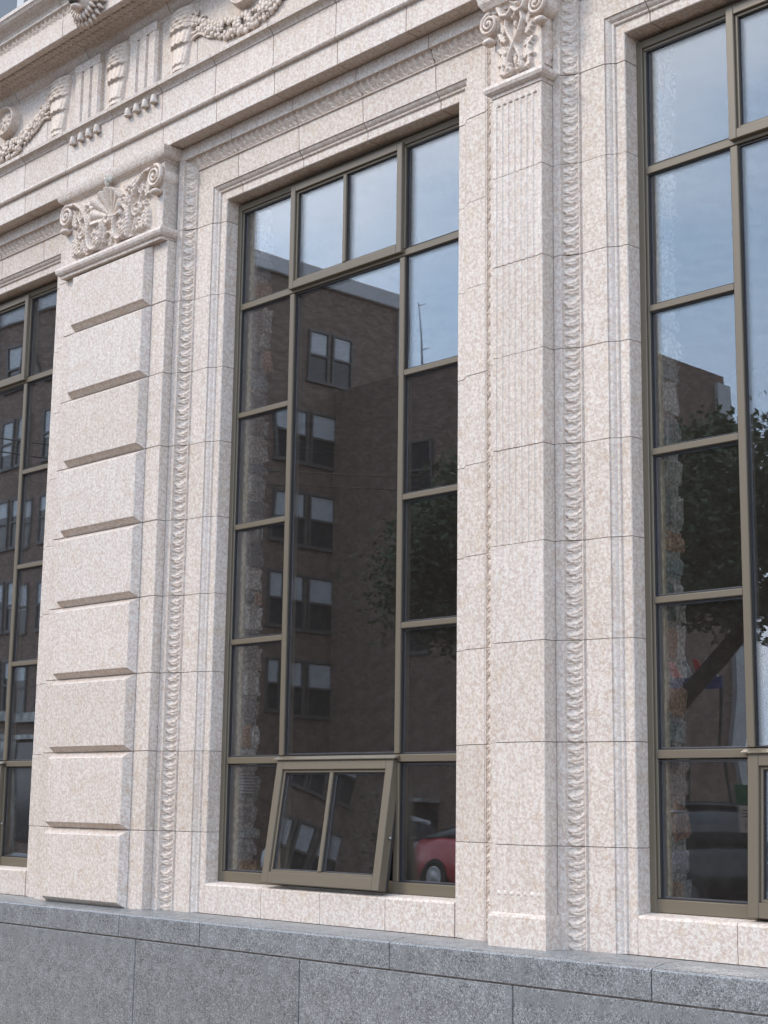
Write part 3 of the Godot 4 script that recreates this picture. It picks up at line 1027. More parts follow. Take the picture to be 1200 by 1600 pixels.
# ------------------------------------------------------------------ entablature
func entablature(xa: float, xb: float) -> void:
	var ar := part("architrave")
	var prof := PackedVector2Array([Vector2(0.02, 4.223), Vector2(0.10, 4.223), Vector2(0.197, 4.221), Vector2(0.200, 4.224), Vector2(0.200, 4.362), Vector2(0.205, 4.364), Vector2(0.212, 4.364), Vector2(0.220, 4.368), Vector2(0.226, 4.377), Vector2(0.226, 4.385), Vector2(0.222, 4.392), Vector2(0.217, 4.395),
		Vector2(0.215, 4.397), Vector2(0.215, 4.588), Vector2(0.222, 4.590), Vector2(0.226, 4.600), Vector2(0.236, 4.612), Vector2(0.250, 4.620), Vector2(0.262, 4.624), Vector2(0.264, 4.646), Vector2(0.258, 4.652), Vector2(0.20, 4.660), Vector2(0.02, 4.660)])
	var core := MB.new()
	var shrunk := PackedVector2Array([Vector2(0.03, 4.230), Vector2(0.192, 4.230), Vector2(0.192, 4.385), Vector2(0.206, 4.40), Vector2(0.206, 4.60), Vector2(0.24, 4.636), Vector2(0.21, 4.65), Vector2(0.03, 4.65)])
	along_x(core, shrunk, xa, xb)
	put("mortar_bed", core, M.mortar, ar)
	var x: float = 0.124 - 0.5455 * ceil((0.124 - xa) / 0.5455)
	while x < xb:
		var mb := MB.new()
		along_x(mb, prof, maxf(x, xa) + 0.003, minf(x + 0.5455, xb) - 0.003)
		put("stone_block", mb, any_stone(), ar)
		x += 0.5455
	# frieze
	var fz := part("frieze")
	var back := MB.new()
	bx(back, Vector3(xa, 4.66, 0.02), Vector3(xb, 5.10, 0.19))
	put("mortar_bed", back, M.mortar, fz)
	var fj := [xa, -9.4, -7.6, -5.6, -3.43, -1.815, -1.435, -1.055, -0.855, -0.475, -0.095, 1.52, 3.2, 5.0, 6.8, 8.5, xb]
	for i in fj.size() - 1:
		var mb := MB.new()
		bx(mb, Vector3(fj[i] + 0.0025, 4.655, 0.05), Vector3(fj[i + 1] - 0.0025, 5.10, 0.200), 0.002)
		put("frieze_block", mb, any_stone(), fz)
	for s in [-1.0, 1.0]:
		triglyph(fz, -0.955 + s * 0.322)
	torch(fz, -0.955)
	for s in [-1.0, 1.0]:
		torch(fz, -0.955 + s * 0.70)
		swag(fz, -0.955 + s * 0.80, -0.955 + s * 1.93)
		medallion(fz, -0.955 + s * 1.365)
	# cornice
	var co := part("cornice")
	var cp := PackedVector2Array([Vector2(0.02, 5.100), Vector2(0.203, 5.098), Vector2(0.206, 5.112), Vector2(0.216, 5.118), Vector2(0.228, 5.130), Vector2(0.238, 5.148), Vector2(0.242, 5.160), Vector2(0.25, 5.168), Vector2(0.392, 5.212), Vector2(0.394, 5.198), Vector2(0.437, 5.198), Vector2(0.441, 5.202),
		Vector2(0.441, 5.335), Vector2(0.436, 5.338), Vector2(0.436, 5.345), Vector2(0.446, 5.392), Vector2(0.456, 5.394), Vector2(0.466, 5.402), Vector2(0.462, 5.414), Vector2(0.462, 5.420), Vector2(0.470, 5.436), Vector2(0.490, 5.452), Vector2(0.515, 5.464), Vector2(0.535, 5.478), Vector2(0.548, 5.498), Vector2(0.554, 5.500), Vector2(0.556, 5.524), Vector2(0.02, 5.60)])
	core = MB.new()
	shrunk = PackedVector2Array([Vector2(0.03, 5.108), Vector2(0.195, 5.108), Vector2(0.235, 5.172), Vector2(0.385, 5.222), Vector2(0.400, 5.210), Vector2(0.432, 5.210), Vector2(0.430, 5.345), Vector2(0.452, 5.42), Vector2(0.535, 5.51), Vector2(0.03, 5.57)])
	along_x(core, shrunk, xa, xb)
	put("mortar_bed", core, M.mortar, co)
	x = -2.21 - 0.92 * ceil((-2.21 - xa) / 0.92)
	while x < xb:
		var a := maxf(x, xa) + 0.0035
		var b := minf(x + 0.92, xb) - 0.0035
		var mb := MB.new()
		along_x(mb, cp, a, b)
		put("stone_block", mb, any_stone(), co)
		var lf := put_mesh("leaf_moulding", leaf_strip(b - a), M.carve, co, Vector3(b, 5.338, 0.430))
		lf.basis = Basis(Vector3(0, 0.72, 0.0), Vector3(-1, 0, 0), Vector3(0, 0, 0.7))
		# scales carved on the sloping underside
		mb = MB.new()
		var cnt := int((b - a) / 0.052)
		var st := (b - a) / cnt
		for i in cnt:
			for r in 3:
				var z := 0.275 + r * 0.044
				var yy := 5.168 + (z - 0.25) * 0.31
				ball(mb, Vector3(a + (i + (0.5 if r % 2 else 0.25)) * st, yy - 0.001, z), Vector3(st * 0.42, 0.007, 0.020), 0.0, 7, 4)
		put("carved_scales", mb, M.stone3, co)
		x += 0.92
	lion(co, Vector3(-0.945, 5.335, 0.47))

func triglyph(pt: Node3D, cx: float) -> void:
	var w := 0.150
	var z := 0.240
	var p := PackedVector2Array([Vector2(cx + w, 0.19), Vector2(cx + w, z - 0.016), Vector2(cx + w - 0.014, z)])
	for g in [0.052, -0.052]:
		p.append(Vector2(cx + g + 0.016, z)); p.append(Vector2(cx + g, z - 0.026)); p.append(Vector2(cx + g - 0.016, z))
	p.append(Vector2(cx - w + 0.014, z)); p.append(Vector2(cx - w, z - 0.016)); p.append(Vector2(cx - w, 0.19))
	var mb := MB.new()
	prism(mb, p, func(q): return Vector3(q.x, 4.664, q.y), func(q): return Vector3(q.x, 5.035, q.y))
	bx(mb, Vector3(cx - w, 5.0352, 0.19), Vector3(cx + w, 5.098, z + 0.002), 0.002)
	put("triglyph", mb, M.stone1, pt)
	for i in 4:
		var d := MB.new()
		lathe(d, Vector3(cx - 0.1425 + i * 0.095, 4.535, 0.232), [[0.026, 0.0], [0.028, 0.004], [0.019, 0.054]], 12)
		put("gutta", d, M.stone2, pt)

func torch(pt: Node3D, cx: float) -> void:        # a tapering bundle in tiers, each with a scalloped lip
	var mb := MB.new()
	var h := func(x, y):
		var v: float = (y - 4.675) / 0.415
		var half := lerpf(0.075, 0.118, smoothstep(0.0, 0.75, v))
		var u: float = (x - cx) / half
		if absf(u) >= 1:
			return 0.0
		var r := sqrt(1 - u * u)
		var ang := asin(u)
		var out := 0.0
		for e in [[0.0, 0.10, 0.62, 0.70], [0.10, 0.42, 0.50, 0.80], [0.42, 0.66, 0.62, 0.92], [0.66, 1.01, 0.74, 1.0]]:
			var lip: float = 0.022 * absf(sin(ang * 6.0)) if e[0] > 0.05 else 0.0
			if v >= e[0] - lip and v < e[1] + 0.03:
				out = lerpf(e[3], e[2], clampf((v - e[0]) / (e[1] - e[0]), 0, 1))
		var fl := 0.84 + 0.16 * sqrt(absf(cos(ang * 6.0)))
		if v > 0.66:
			fl = 0.74 + 0.26 * sqrt(absf(sin(ang * 5.0 + floor(v * 14.0) * 1.57) * sin(v * 44.0)))
		return 0.062 * r * out * fl
	relief(mb, cx - 0.120, cx + 0.120, 4.672, 5.092, 0.2005, 56, 120, h)
	put("carved_torch", mb, M.carve, pt)

func swag(pt: Node3D, xa: float, xb: float) -> void:
	var mb := MB.new()
	var n := 34
	for i in n + 1:
		var t := float(i) / n
		var c := Vector3(lerpf(xa, xb, t), 4.985 - 0.215 * (1 - pow(2 * t - 1, 2)), 0.209)
		var r := 0.026 + 0.034 * sin(PI * t)
		for k in 8:
			var a := rng.randf() * TAU
			var q := c + Vector3(0, cos(a) * r, absf(sin(a)) * r * 0.25)
			var s := rng.randf_range(0.012, 0.024)
			ball(mb, q, Vector3(s, s, s * 0.65), 0.25, 7, 5, rng.randf() * 7)
	put("garland", mb, M.carve, pt)
	# ribbon ends fluttering above the garland
	mb = MB.new()
	for e in [xa, xb]:
		var s := 1.0 if (e == xa) == (xb > xa) else -1.0
		for j in 4:
			var pts := PackedVector3Array()
			var rd := PackedFloat32Array()
			for i in 9:
				var t := i / 8.0
				pts.append(Vector3(e + s * (0.02 + t * (0.06 + 0.07 * j)), 5.02 - j * 0.055 + 0.022 * sin(t * 7.0 + j * 2) - 0.04 * t * j * 0.4, 0.212))
				rd.append(0.013 * (1 - 0.4 * t))
			tube(mb, pts, rd, 6, 0.9)
	put("ribbon", mb, M.carve, pt)

func medallion(pt: Node3D, cx: float) -> void:
	var mb := MB.new()
	relief(mb, cx - 0.14, cx + 0.14, 4.865, 5.092, 0.2005, 40, 36, func(x, y):
		var u: float = (x - cx) / 0.135
		var v: float = (y - 4.98) / 0.112
		var d := sqrt(u * u + v * v)
		if d > 1.0:
			return 0.0
		return maxf(0.070 * ring_h(u, v, 0.87, 0.14), 0.030 + 0.035 * flower_h(u, v, 0.62, 8)))
	put("medallion", mb, M.carve, pt)

func lion(pt: Node3D, c: Vector3) -> void:       # water spout on the gutter, seen from beneath
	var mb := MB.new()
	ball(mb, c, Vector3(0.105, 0.115, 0.095), 0.03, 18, 14)
	ball(mb, c + Vector3(0, -0.015, 0.095), Vector3(0.055, 0.042, 0.055), 0.02, 14, 10)
	ball(mb, c + Vector3(0, 0.022, 0.125), Vector3(0.026, 0.020, 0.024), 0.0, 10, 8)
	for s in [-1.0, 1.0]:
		ball(mb, c + Vector3(s * 0.028, -0.022, 0.122), Vector3(0.032, 0.026, 0.030), 0.03, 10, 8)
		ball(mb, c + Vector3(s * 0.048, 0.040, 0.080), Vector3(0.020, 0.012, 0.014), 0.0, 8, 6)
		ball(mb, c + Vector3(s * 0.048, 0.060, 0.074), Vector3(0.034, 0.012, 0.020), 0.0, 8, 6)
		ball(mb, c + Vector3(s * 0.090, 0.070, 0.03), Vector3(0.026, 0.030, 0.016), 0.0, 8, 6)
	ball(mb, c + Vector3(0, -0.090, 0.080), Vector3(0.042, 0.022, 0.045), 0.04, 12, 8)
	put("lion_head_spout", mb, M.carve, pt)
	mb = MB.new()
	for i in 26:
		var a := TAU * i / 26.0
		for k in 2:
			var r := 0.115 + 0.035 * k
			var q := c + Vector3(cos(a + k * 0.12) * r, sin(a + k * 0.12) * r, 0.03 - 0.035 * k)
			var q2 := q + Vector3(cos(a), sin(a), -0.3) * 0.05
			tube(mb, PackedVector3Array([q, q.lerp(q2, 0.5) + Vector3(0, 0, 0.012), q2]), PackedFloat32Array([0.017, 0.015, 0.004]), 6)
	put("lion_mane", mb, M.carve, pt)
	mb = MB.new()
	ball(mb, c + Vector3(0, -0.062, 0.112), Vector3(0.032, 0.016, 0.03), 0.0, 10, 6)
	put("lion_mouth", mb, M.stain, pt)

# ------------------------------------------------------------------ granite base, sills and the body of the wall
func base_and_walls(xa: float, xb: float, wins: Array) -> void:
	var gb := part("granite_base")
	var back := MB.new()
	bx(back, Vector3(xa, -1.6, -0.30), Vector3(xb, -0.462, 0.285))
	put("mortar_bed", back, M.mortar, gb)
	var cap := PackedVector2Array([Vector2(0.02, -0.455), Vector2(0.06, -0.4470), Vector2(0.200, -0.4490), Vector2(0.285, -0.463), Vector2(0.296, -0.468), Vector2(0.300, -0.473), Vector2(0.300, -0.590), Vector2(0.02, -0.590)])
	var js := [xa, -3.4, -1.87, -0.40, 0.355, 1.821, 3.342, 4.86, 6.4, 7.9, 9.4, xb]
	for i in js.size() - 1:
		var mb := MB.new()
		along_x(mb, cap, js[i] + 0.003, js[i + 1] - 0.003)
		put("granite_cap", mb, M["granite%d" % [3, 0, 3, 3, 0][i % 5]], gb)
	js = [xa, -3.15, -1.74, -0.235, 1.175, 2.593, 4.05, 5.5, 7.0, 8.5, xb]
	for i in js.size() - 1:
		var mb := MB.new()
		bx(mb, Vector3(js[i] + 0.003, -1.60, 0.05), Vector3(js[i + 1] - 0.003, -0.599, 0.298), 0.003)
		put("granite_slab", mb, M["granite%d" % [1, 0, 2, 1, 0, 2][i % 6]], gb)
	# sills
	for x0 in wins:
		var sl := part("window_sill")
		var b2 := MB.new()
		bx(b2, Vector3(x0 + 0.002, BOT, -0.2), Vector3(x0 + WW - 0.002, -0.292, -0.008))
		put("mortar_bed", b2, M.mortar, sl)
		var sj := [0.0005, 0.505, 0.988, 1.481, WW - 0.0005]
		var sp := PackedVector2Array([Vector2(-0.19, BOT), Vector2(-0.19, -0.2755), Vector2(-0.088, -0.2760), Vector2(-0.010, -0.284), Vector2(-0.001, -0.288), Vector2(0.003, -0.297), Vector2(0.003, BOT)])
		for i in 4:
			var mb := MB.new()
			along_x(mb, sp, x0 + sj[i] + 0.002, x0 + sj[i + 1] - 0.002)
			put("sill_block", mb, any_stone(), sl)
	# masonry body
	var wl := part("wall")
	var edges := [xa]
	for x0 in wins:
		edges.append(x0 - 0.012); edges.append(x0 + WW + 0.012)
	edges.append(xb)
	for i in range(0, edges.size(), 2):
		var mb := MB.new()
		bx(mb, Vector3(edges[i], -1.5, -0.325), Vector3(edges[i + 1], 3.85, -0.014))
		put("pier", mb, M.mortar, wl)
	var mb2 := MB.new()
	bx(mb2, Vector3(xa, 3.852, -0.325), Vector3(xb, 4.25, -0.016))
	bx(mb2, Vector3(xa, 4.25, -0.325), Vector3(xb, 5.60, 0.018))
	put("spandrel", mb2, M.mortar, wl)
	for x0 in wins:
		var mb := MB.new()
		bx(mb, Vector3(x0 - 0.01, -1.5, -0.325), Vector3(x0 + WW + 0.01, -0.32, -0.201))
		put("apron", mb, M.mortar, wl)
	# plain ashlar beyond the outermost pilasters
	for e in [[xa, -4.595], [5.74, xb]]:
		for k in 10:
			var x: float = e[0]
			var off := 0.45 if k % 2 else 0.9
			while x < e[1] - 0.02:
				var b := minf(x + off, e[1])
				off = 0.9
				var mb := MB.new()
				var yb := k * HC - 0.0016 if k < 9 else 4.22
				bx(mb, Vector3(x + 0.003, BOT if k == 0 else (k - 1) * HC + 0.0016, -0.01), Vector3(b - 0.003, yb, 0.1), 0.003)
				put("ashlar_block", mb, any_stone(), wl)
				x = b
	# the storey above the cornice
	var us := part("upper_storey")
	var ww := [-6.2, -3.75, -1.3, 1.15, 3.6, 6.05, 8.5]
	var px := xa
	for x in ww:
		var mb := MB.new()
		bx(mb, Vector3(px, 5.61, -0.325), Vector3(x, 8.0, -0.02), 0.004)
		put("upper_pier", mb, any_stone(), us)
		px = x + 1.52
	var mb3 := MB.new()
	bx(mb3, Vector3(px, 5.61, -0.325), Vector3(xb, 8.0, -0.02), 0.004)
	put("upper_pier", mb3, any_stone(), us)
	mb3 = MB.new()
	bx(mb3, Vector3(xa, 8.003, -0.325), Vector3(xb, 9.2, 0.0), 0.004)
	put("upper_spandrel", mb3, any_stone(), us)
	for x in ww:
		for s in [[x, x + 0.07], [x + 0.88, x + 0.98], [x + 1.45, x + 1.52]]:
			bar(us, "window_post", Vector2(s[0], 5.612), Vector2(s[1], 8.0), -0.2, -0.1, M.coping)
		for s in [5.612, 6.10, 7.90]:
			bar(us, "window_rail", Vector2(x + 0.0705, s), Vector2(x + 0.8795, s + 0.06), -0.19, -0.11, M.metal_dark)
		var mb := MB.new()
		bx(mb, Vector3(x + 0.07, 5.67, -0.155), Vector3(x + 1.45, 7.9, -0.150))
		put("upper_pane", mb, M.dark_glass, us)
	# the dark room behind the glass
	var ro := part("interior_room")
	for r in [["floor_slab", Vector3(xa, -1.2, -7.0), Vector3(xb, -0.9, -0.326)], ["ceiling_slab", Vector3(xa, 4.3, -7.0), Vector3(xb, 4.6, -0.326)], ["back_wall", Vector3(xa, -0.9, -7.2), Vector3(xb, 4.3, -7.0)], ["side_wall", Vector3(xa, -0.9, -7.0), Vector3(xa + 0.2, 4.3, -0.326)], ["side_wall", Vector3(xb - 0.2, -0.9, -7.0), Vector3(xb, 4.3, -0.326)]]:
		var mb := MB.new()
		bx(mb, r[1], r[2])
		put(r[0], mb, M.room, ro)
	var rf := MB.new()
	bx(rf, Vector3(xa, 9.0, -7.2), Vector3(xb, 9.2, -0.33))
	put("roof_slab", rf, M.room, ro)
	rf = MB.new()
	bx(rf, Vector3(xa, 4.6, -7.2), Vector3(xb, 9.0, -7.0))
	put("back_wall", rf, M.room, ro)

# ------------------------------------------------------------------ across the street, seen in the panes
func building_window(b: Node3D, c: Vector3, w: float, h: float, turn: float, blind: float) -> void:
	var xf := Transform3D(Basis(Vector3.UP, turn), c)
	var fr := MB.new()
	for s in [[-w / 2 - 0.07, -h / 2 - 0.05, -w / 2, h / 2 + 0.07], [w / 2, -h / 2 - 0.05, w / 2 + 0.07, h / 2 + 0.07], [-w / 2, h / 2, w / 2, h / 2 + 0.07], [-w / 2, -0.03, w / 2, 0.03], [-w / 2 - 0.12, -h / 2 - 0.15, w / 2 + 0.12, -h / 2 - 0.05]]:
		bx(fr, Vector3(s[0], s[1], -0.03), Vector3(s[2], s[3], 0.06))
	var o := put("window", fr, M.trim, b)
	o.transform = xf
	var pn := MB.new()
	bx(pn, Vector3(-w / 2, -h / 2 - 0.05, -0.02), Vector3(w / 2, h / 2, 0.010))
	put("pane", pn, M.dark_glass, o)
	if blind > 0:
		var bl := MB.new()
		bx(bl, Vector3(-w / 2 + 0.03, h / 2 - h * blind, 0.012), Vector3(w / 2 - 0.03, h / 2 - 0.01, 0.02))
		put("blind", bl, M.blind, o)

func across_the_street() -> void:
	var b := thing("brick_building", "dark brown brick building across the street, tall block and lower wing, mirrored in the windows", "building", Vector3(-25, 0, 19))
	var o := func(x, y, z): return Vector3(x + 25, y, z - 19)
	var mb := MB.new()
	bx(mb, o.call(-60, 0, 18.4), o.call(-25, 15.95, 25.6))
	put("tall_block", mb, M.brick, b)
	mb = MB.new()
	bx(mb, o.call(-34, 0, 23.0), o.call(-16.2, 13.02, 29.6))
	put("lower_wing", mb, M.brick, b)
	mb = MB.new()
	bx(mb, o.call(-60.1, 15.951, 18.28), o.call(-24.88, 16.42, 25.7), 0.03)
	put("coping", mb, M.coping, b)
	mb = MB.new()
	bx(mb, o.call(-24.999, 12.75, 25.35), o.call(-24.90, 15.95, 25.72))
	put("downpipe", mb, M.coping, b)
	mb = MB.new()
	bx(mb, o.call(-16.199, 0, 29.1), o.call(-16.08, 12.75, 29.75))
	put("downpipe", mb, M.coping, b)
	# side wall towards the right
	for w in [[22.33, 13.93], [23.20, 13.93]]:
		building_window(b, o.call(-24.99, w[1], w[0]), 0.62, 1.30, PI / 2, 0.52)
	for r in [11.55, 9.24, 6.94, 4.62]:
		for z in [21.1, 21.74, 22.6]:
			building_window(b, o.call(-24.99, r, z), 0.44 if z < 22 else 0.82, 1.34, PI / 2, [0.55, 0.5, 0.62][int(z * 10) % 3])
	# street front
	for r in [14.55, 12.1, 9.6, 7.1, 4.75]:
		var x := -26.4
		while x > -52:
			building_window(b, o.call(x, r, 18.39), 0.62, 1.35, PI, rng.randf_range(0.3, 0.75))
			building_window(b, o.call(x - 0.95, r, 18.39), 0.62, 1.35, PI, rng.randf_range(0.3, 0.75))
			x -= 2.35
	mb = MB.new()
	for y in [[3.72, 4.0], [3.2, 3.34]]:
		bx(mb, o.call(-60, y[0], 18.2), o.call(-26, y[1], 18.398))
	put("shopfront_band", mb, M.cream, b)
	var k := 0
	var xx := -27.0
	while xx > -56:
		mb = MB.new()
		bx(mb, o.call(xx - 1.7, 0.35, 18.3), o.call(xx, 3.1, 18.398))
		put("shop_pane", mb, M.dark_glass, b)
		mb = MB.new()
		bx(mb, o.call(xx + 0.02, 0, 18.25), o.call(xx + 0.52, 3.19, 18.398))
		put("shopfront_post", mb, M.cream, b)
		xx -= 2.3
		k += 1
	for x in [-21.6, -19.2]:
		building_window(b, o.call(x, 10.2, 22.99), 1.0, 1.5, PI, 0.0)
		building_window(b, o.call(x, 6.2, 22.99), 1.0, 1.5, PI, 0.0)
	mb = MB.new()
	bx(mb, o.call(-22.0, 1.66, 22.2), o.call(-20.6, 1.76, 22.999))
	put("door_canopy", mb, M.cream, b)
	mb = MB.new()
	bx(mb, o.call(-21.9, 0, 22.95), o.call(-20.7, 1.64, 22.998))
	put("door", mb, M.dark_glass, b)
	# aerial on the wing's roof
	var an := thing("roof_aerial", "thin black roof aerial with two short crossbars above the lower brick wing", "antenna", Vector3(-21.85, 13.03, 23.3))
	mb = MB.new()
	tube(mb, PackedVector3Array([Vector3(0, 0, 0), Vector3(-0.1, 1.0, 0), Vector3(-0.25, 2.0, 0)]), PackedFloat32Array([0.03, 0.022, 0.016]), 6)
	put("mast", mb, M.metal_dark, an)
	for y in [0.55, 1.9]:
		mb = MB.new()
		tube(mb, PackedVector3Array([Vector3(-0.22 * y / 2, y, 0), Vector3(0.30 - 0.22 * y / 2, y, 0.0)]), PackedFloat32Array([0.014, 0.010]), 5)
		put("crossbar", mb, M.metal_dark, an)
	# pale low building far to the right
	var p := thing("pale_building", "low pale grey building far off beyond the trees, to the right of the brick wing", "building", Vector3(-4, 0, 44))
	mb = MB.new()
	bx(mb, Vector3(-10, 0, 0), Vector3(22, 7.2, 9))
	put("wall", mb, M.cream, p)
	for i in 7:
		building_window(p, Vector3(-8 + i * 3.6, 4.6, -0.01), 1.6, 1.5, PI, 0.0)
	mb = MB.new()
	bx(mb, Vector3(-10.1, 7.201, -0.1), Vector3(22.1, 7.6, 9.1))
	put("coping", mb, M.coping, p)

func street_tree(label: String, at: Vector3, path: Array, crown: Vector3, rad: Vector3, sd: int) -> void:
	var t := thing("street_tree", label, "tree", at, "street trees on the far pavement")
	var r := RandomNumberGenerator.new()
	r.seed = sd
	var mb := MB.new()
	var fork: Vector3 = path[-1]
	tube(mb, PackedVector3Array(path), PackedFloat32Array([0.23, 0.18, 0.15, 0.13]), 9)
	var tips := []
	for i in 9:
		var d := Vector3(r.randf_range(-1, 1), r.randf_range(-0.2, 1), r.randf_range(-1, 1)).normalized()
		var e := crown + d * rad * 0.72
		tips.append(e)
		tube(mb, PackedVector3Array([fork, fork.lerp(e, 0.4) + Vector3(0, 0.25, 0), e]), PackedFloat32Array([0.10, 0.055, 0.012]), 6)
	put("trunk", mb, M.bark, t)
	var st := SurfaceTool.new()
	st.begin(Mesh.PRIMITIVE_TRIANGLES)
	for c in 190:
		var d := Vector3(r.randfn(), r.randfn(), r.randfn()).normalized() * pow(r.randf(), 0.4)
		var cc := crown + d * rad
		var cr := r.randf_range(0.35, 0.75)
		for i in 150:
			var q := cc + Vector3(r.randfn(), r.randfn() * 0.7, r.randfn()) * cr * 0.55
			var u := Vector3(r.randfn(), r.randfn(), r.randfn()).normalized()
			var v := u.cross(Vector3(r.randfn(), r.randfn(), r.randfn())).normalized()
			var s := r.randf_range(0.055, 0.10)
			var a := q - u * s
			var bb := q + v * s * 0.5
			var c2 := q + u * s
			var dd := q - v * s * 0.5
			for x in [a, bb, c2, a, c2, dd]:
				st.add_vertex(x)
	st.generate_normals()
	put_mesh("crown", st.commit(), M.leaf, t)

func car(label: String, called: String, at: Vector3, turn: float, paint: Material, secs: Array, cab: Array, wheels: Array, wr: float, group := "cars parked along the far kerb") -> void:
	var c := thing(called, label, "car", at, group)
	c.rotation.y = turn
	var loft := func(list: Array, m: Material, nm: String, sharp: float):
		var mb := MB.new()
		mb.begin()
		var rows := []
		for s in list:      # x, bottom, top, half width at the bottom, half width at the top
			var row := []
			for k in 20:
				var a := TAU * k / 20.0
				var cy := signf(sin(a)) * pow(absf(sin(a)), sharp)
				var cz := signf(cos(a)) * pow(absf(cos(a)), sharp)
				var f := (cy + 1) / 2
				row.append(Vector3(s[0], lerpf(s[1], s[2], f), cz * lerpf(s[3], s[4], f)))
			rows.append(row)
		for i in rows.size() - 1:
			for k in 20:
				var j := (k + 1) % 20
				mb.quad(rows[i][k], rows[i][j], rows[i + 1][j], rows[i + 1][k], 0)
		for k in range(1, 19):
			mb.tri(rows[0][0], rows[0][k + 1], rows[0][k]); mb.tri(rows[-1][0], rows[-1][k], rows[-1][k + 1])
		mb.end()
		put(nm, mb, m, c)
	loft.call(secs, paint, "body", 0.45)
	loft.call(cab, M.dark_glass, "windows", 0.55)
	var roof := []
	for s in cab:
		if s[2] > cab[cab.size() / 2][2] - 0.12:
			roof.append([s[0], s[2] - 0.10, s[2] + 0.012, s[4] + 0.02, s[4] - 0.01])
	if roof.size() > 1:
		loft.call(roof, paint, "roof", 0.5)
	for w in wheels:
		for z in [-1.0, 1.0]:
			var mb := MB.new()
			lathe(mb, Vector3(w, wr, z * (secs[2][3] - 0.19)), [[wr * 0.6, 0.0], [wr * 0.96, 0.0], [wr, 0.03], [wr, 0.17], [wr * 0.95, 0.2], [wr * 0.66, 0.2], [wr * 0.60, 0.16]], 22, Vector3(0, 0, z))
			var wl := put("wheel", mb, M.tyre, c)
			mb = MB.new()
			lathe(mb, Vector3(w, wr, z * (secs[2][3] - 0.035)), [[wr * 0.64, 0.0], [wr * 0.60, 0.02], [wr * 0.52, 0.012], [wr * 0.22, 0.026], [wr * 0.08, 0.03]], 18, Vector3(0, 0, z))
			put("rim", mb, M.rim if paint != M.black_paint else M.trim, wl)
	for z in [-1.0, 1.0]:
		for e in [0, secs.size() - 1]:
			var s: Array = secs[e]
			var mb := MB.new()
			ball(mb, Vector3(s[0] + (0.03 if e == 0 else -0.03), lerpf(s[1], s[2], 0.66), z * s[3] * 0.72), Vector3(0.07, 0.06, 0.16), 0.0, 10, 7)
			put("headlight" if e == 0 else "tail_light", mb, M.rim if e == 0 else M.red_sign, c)

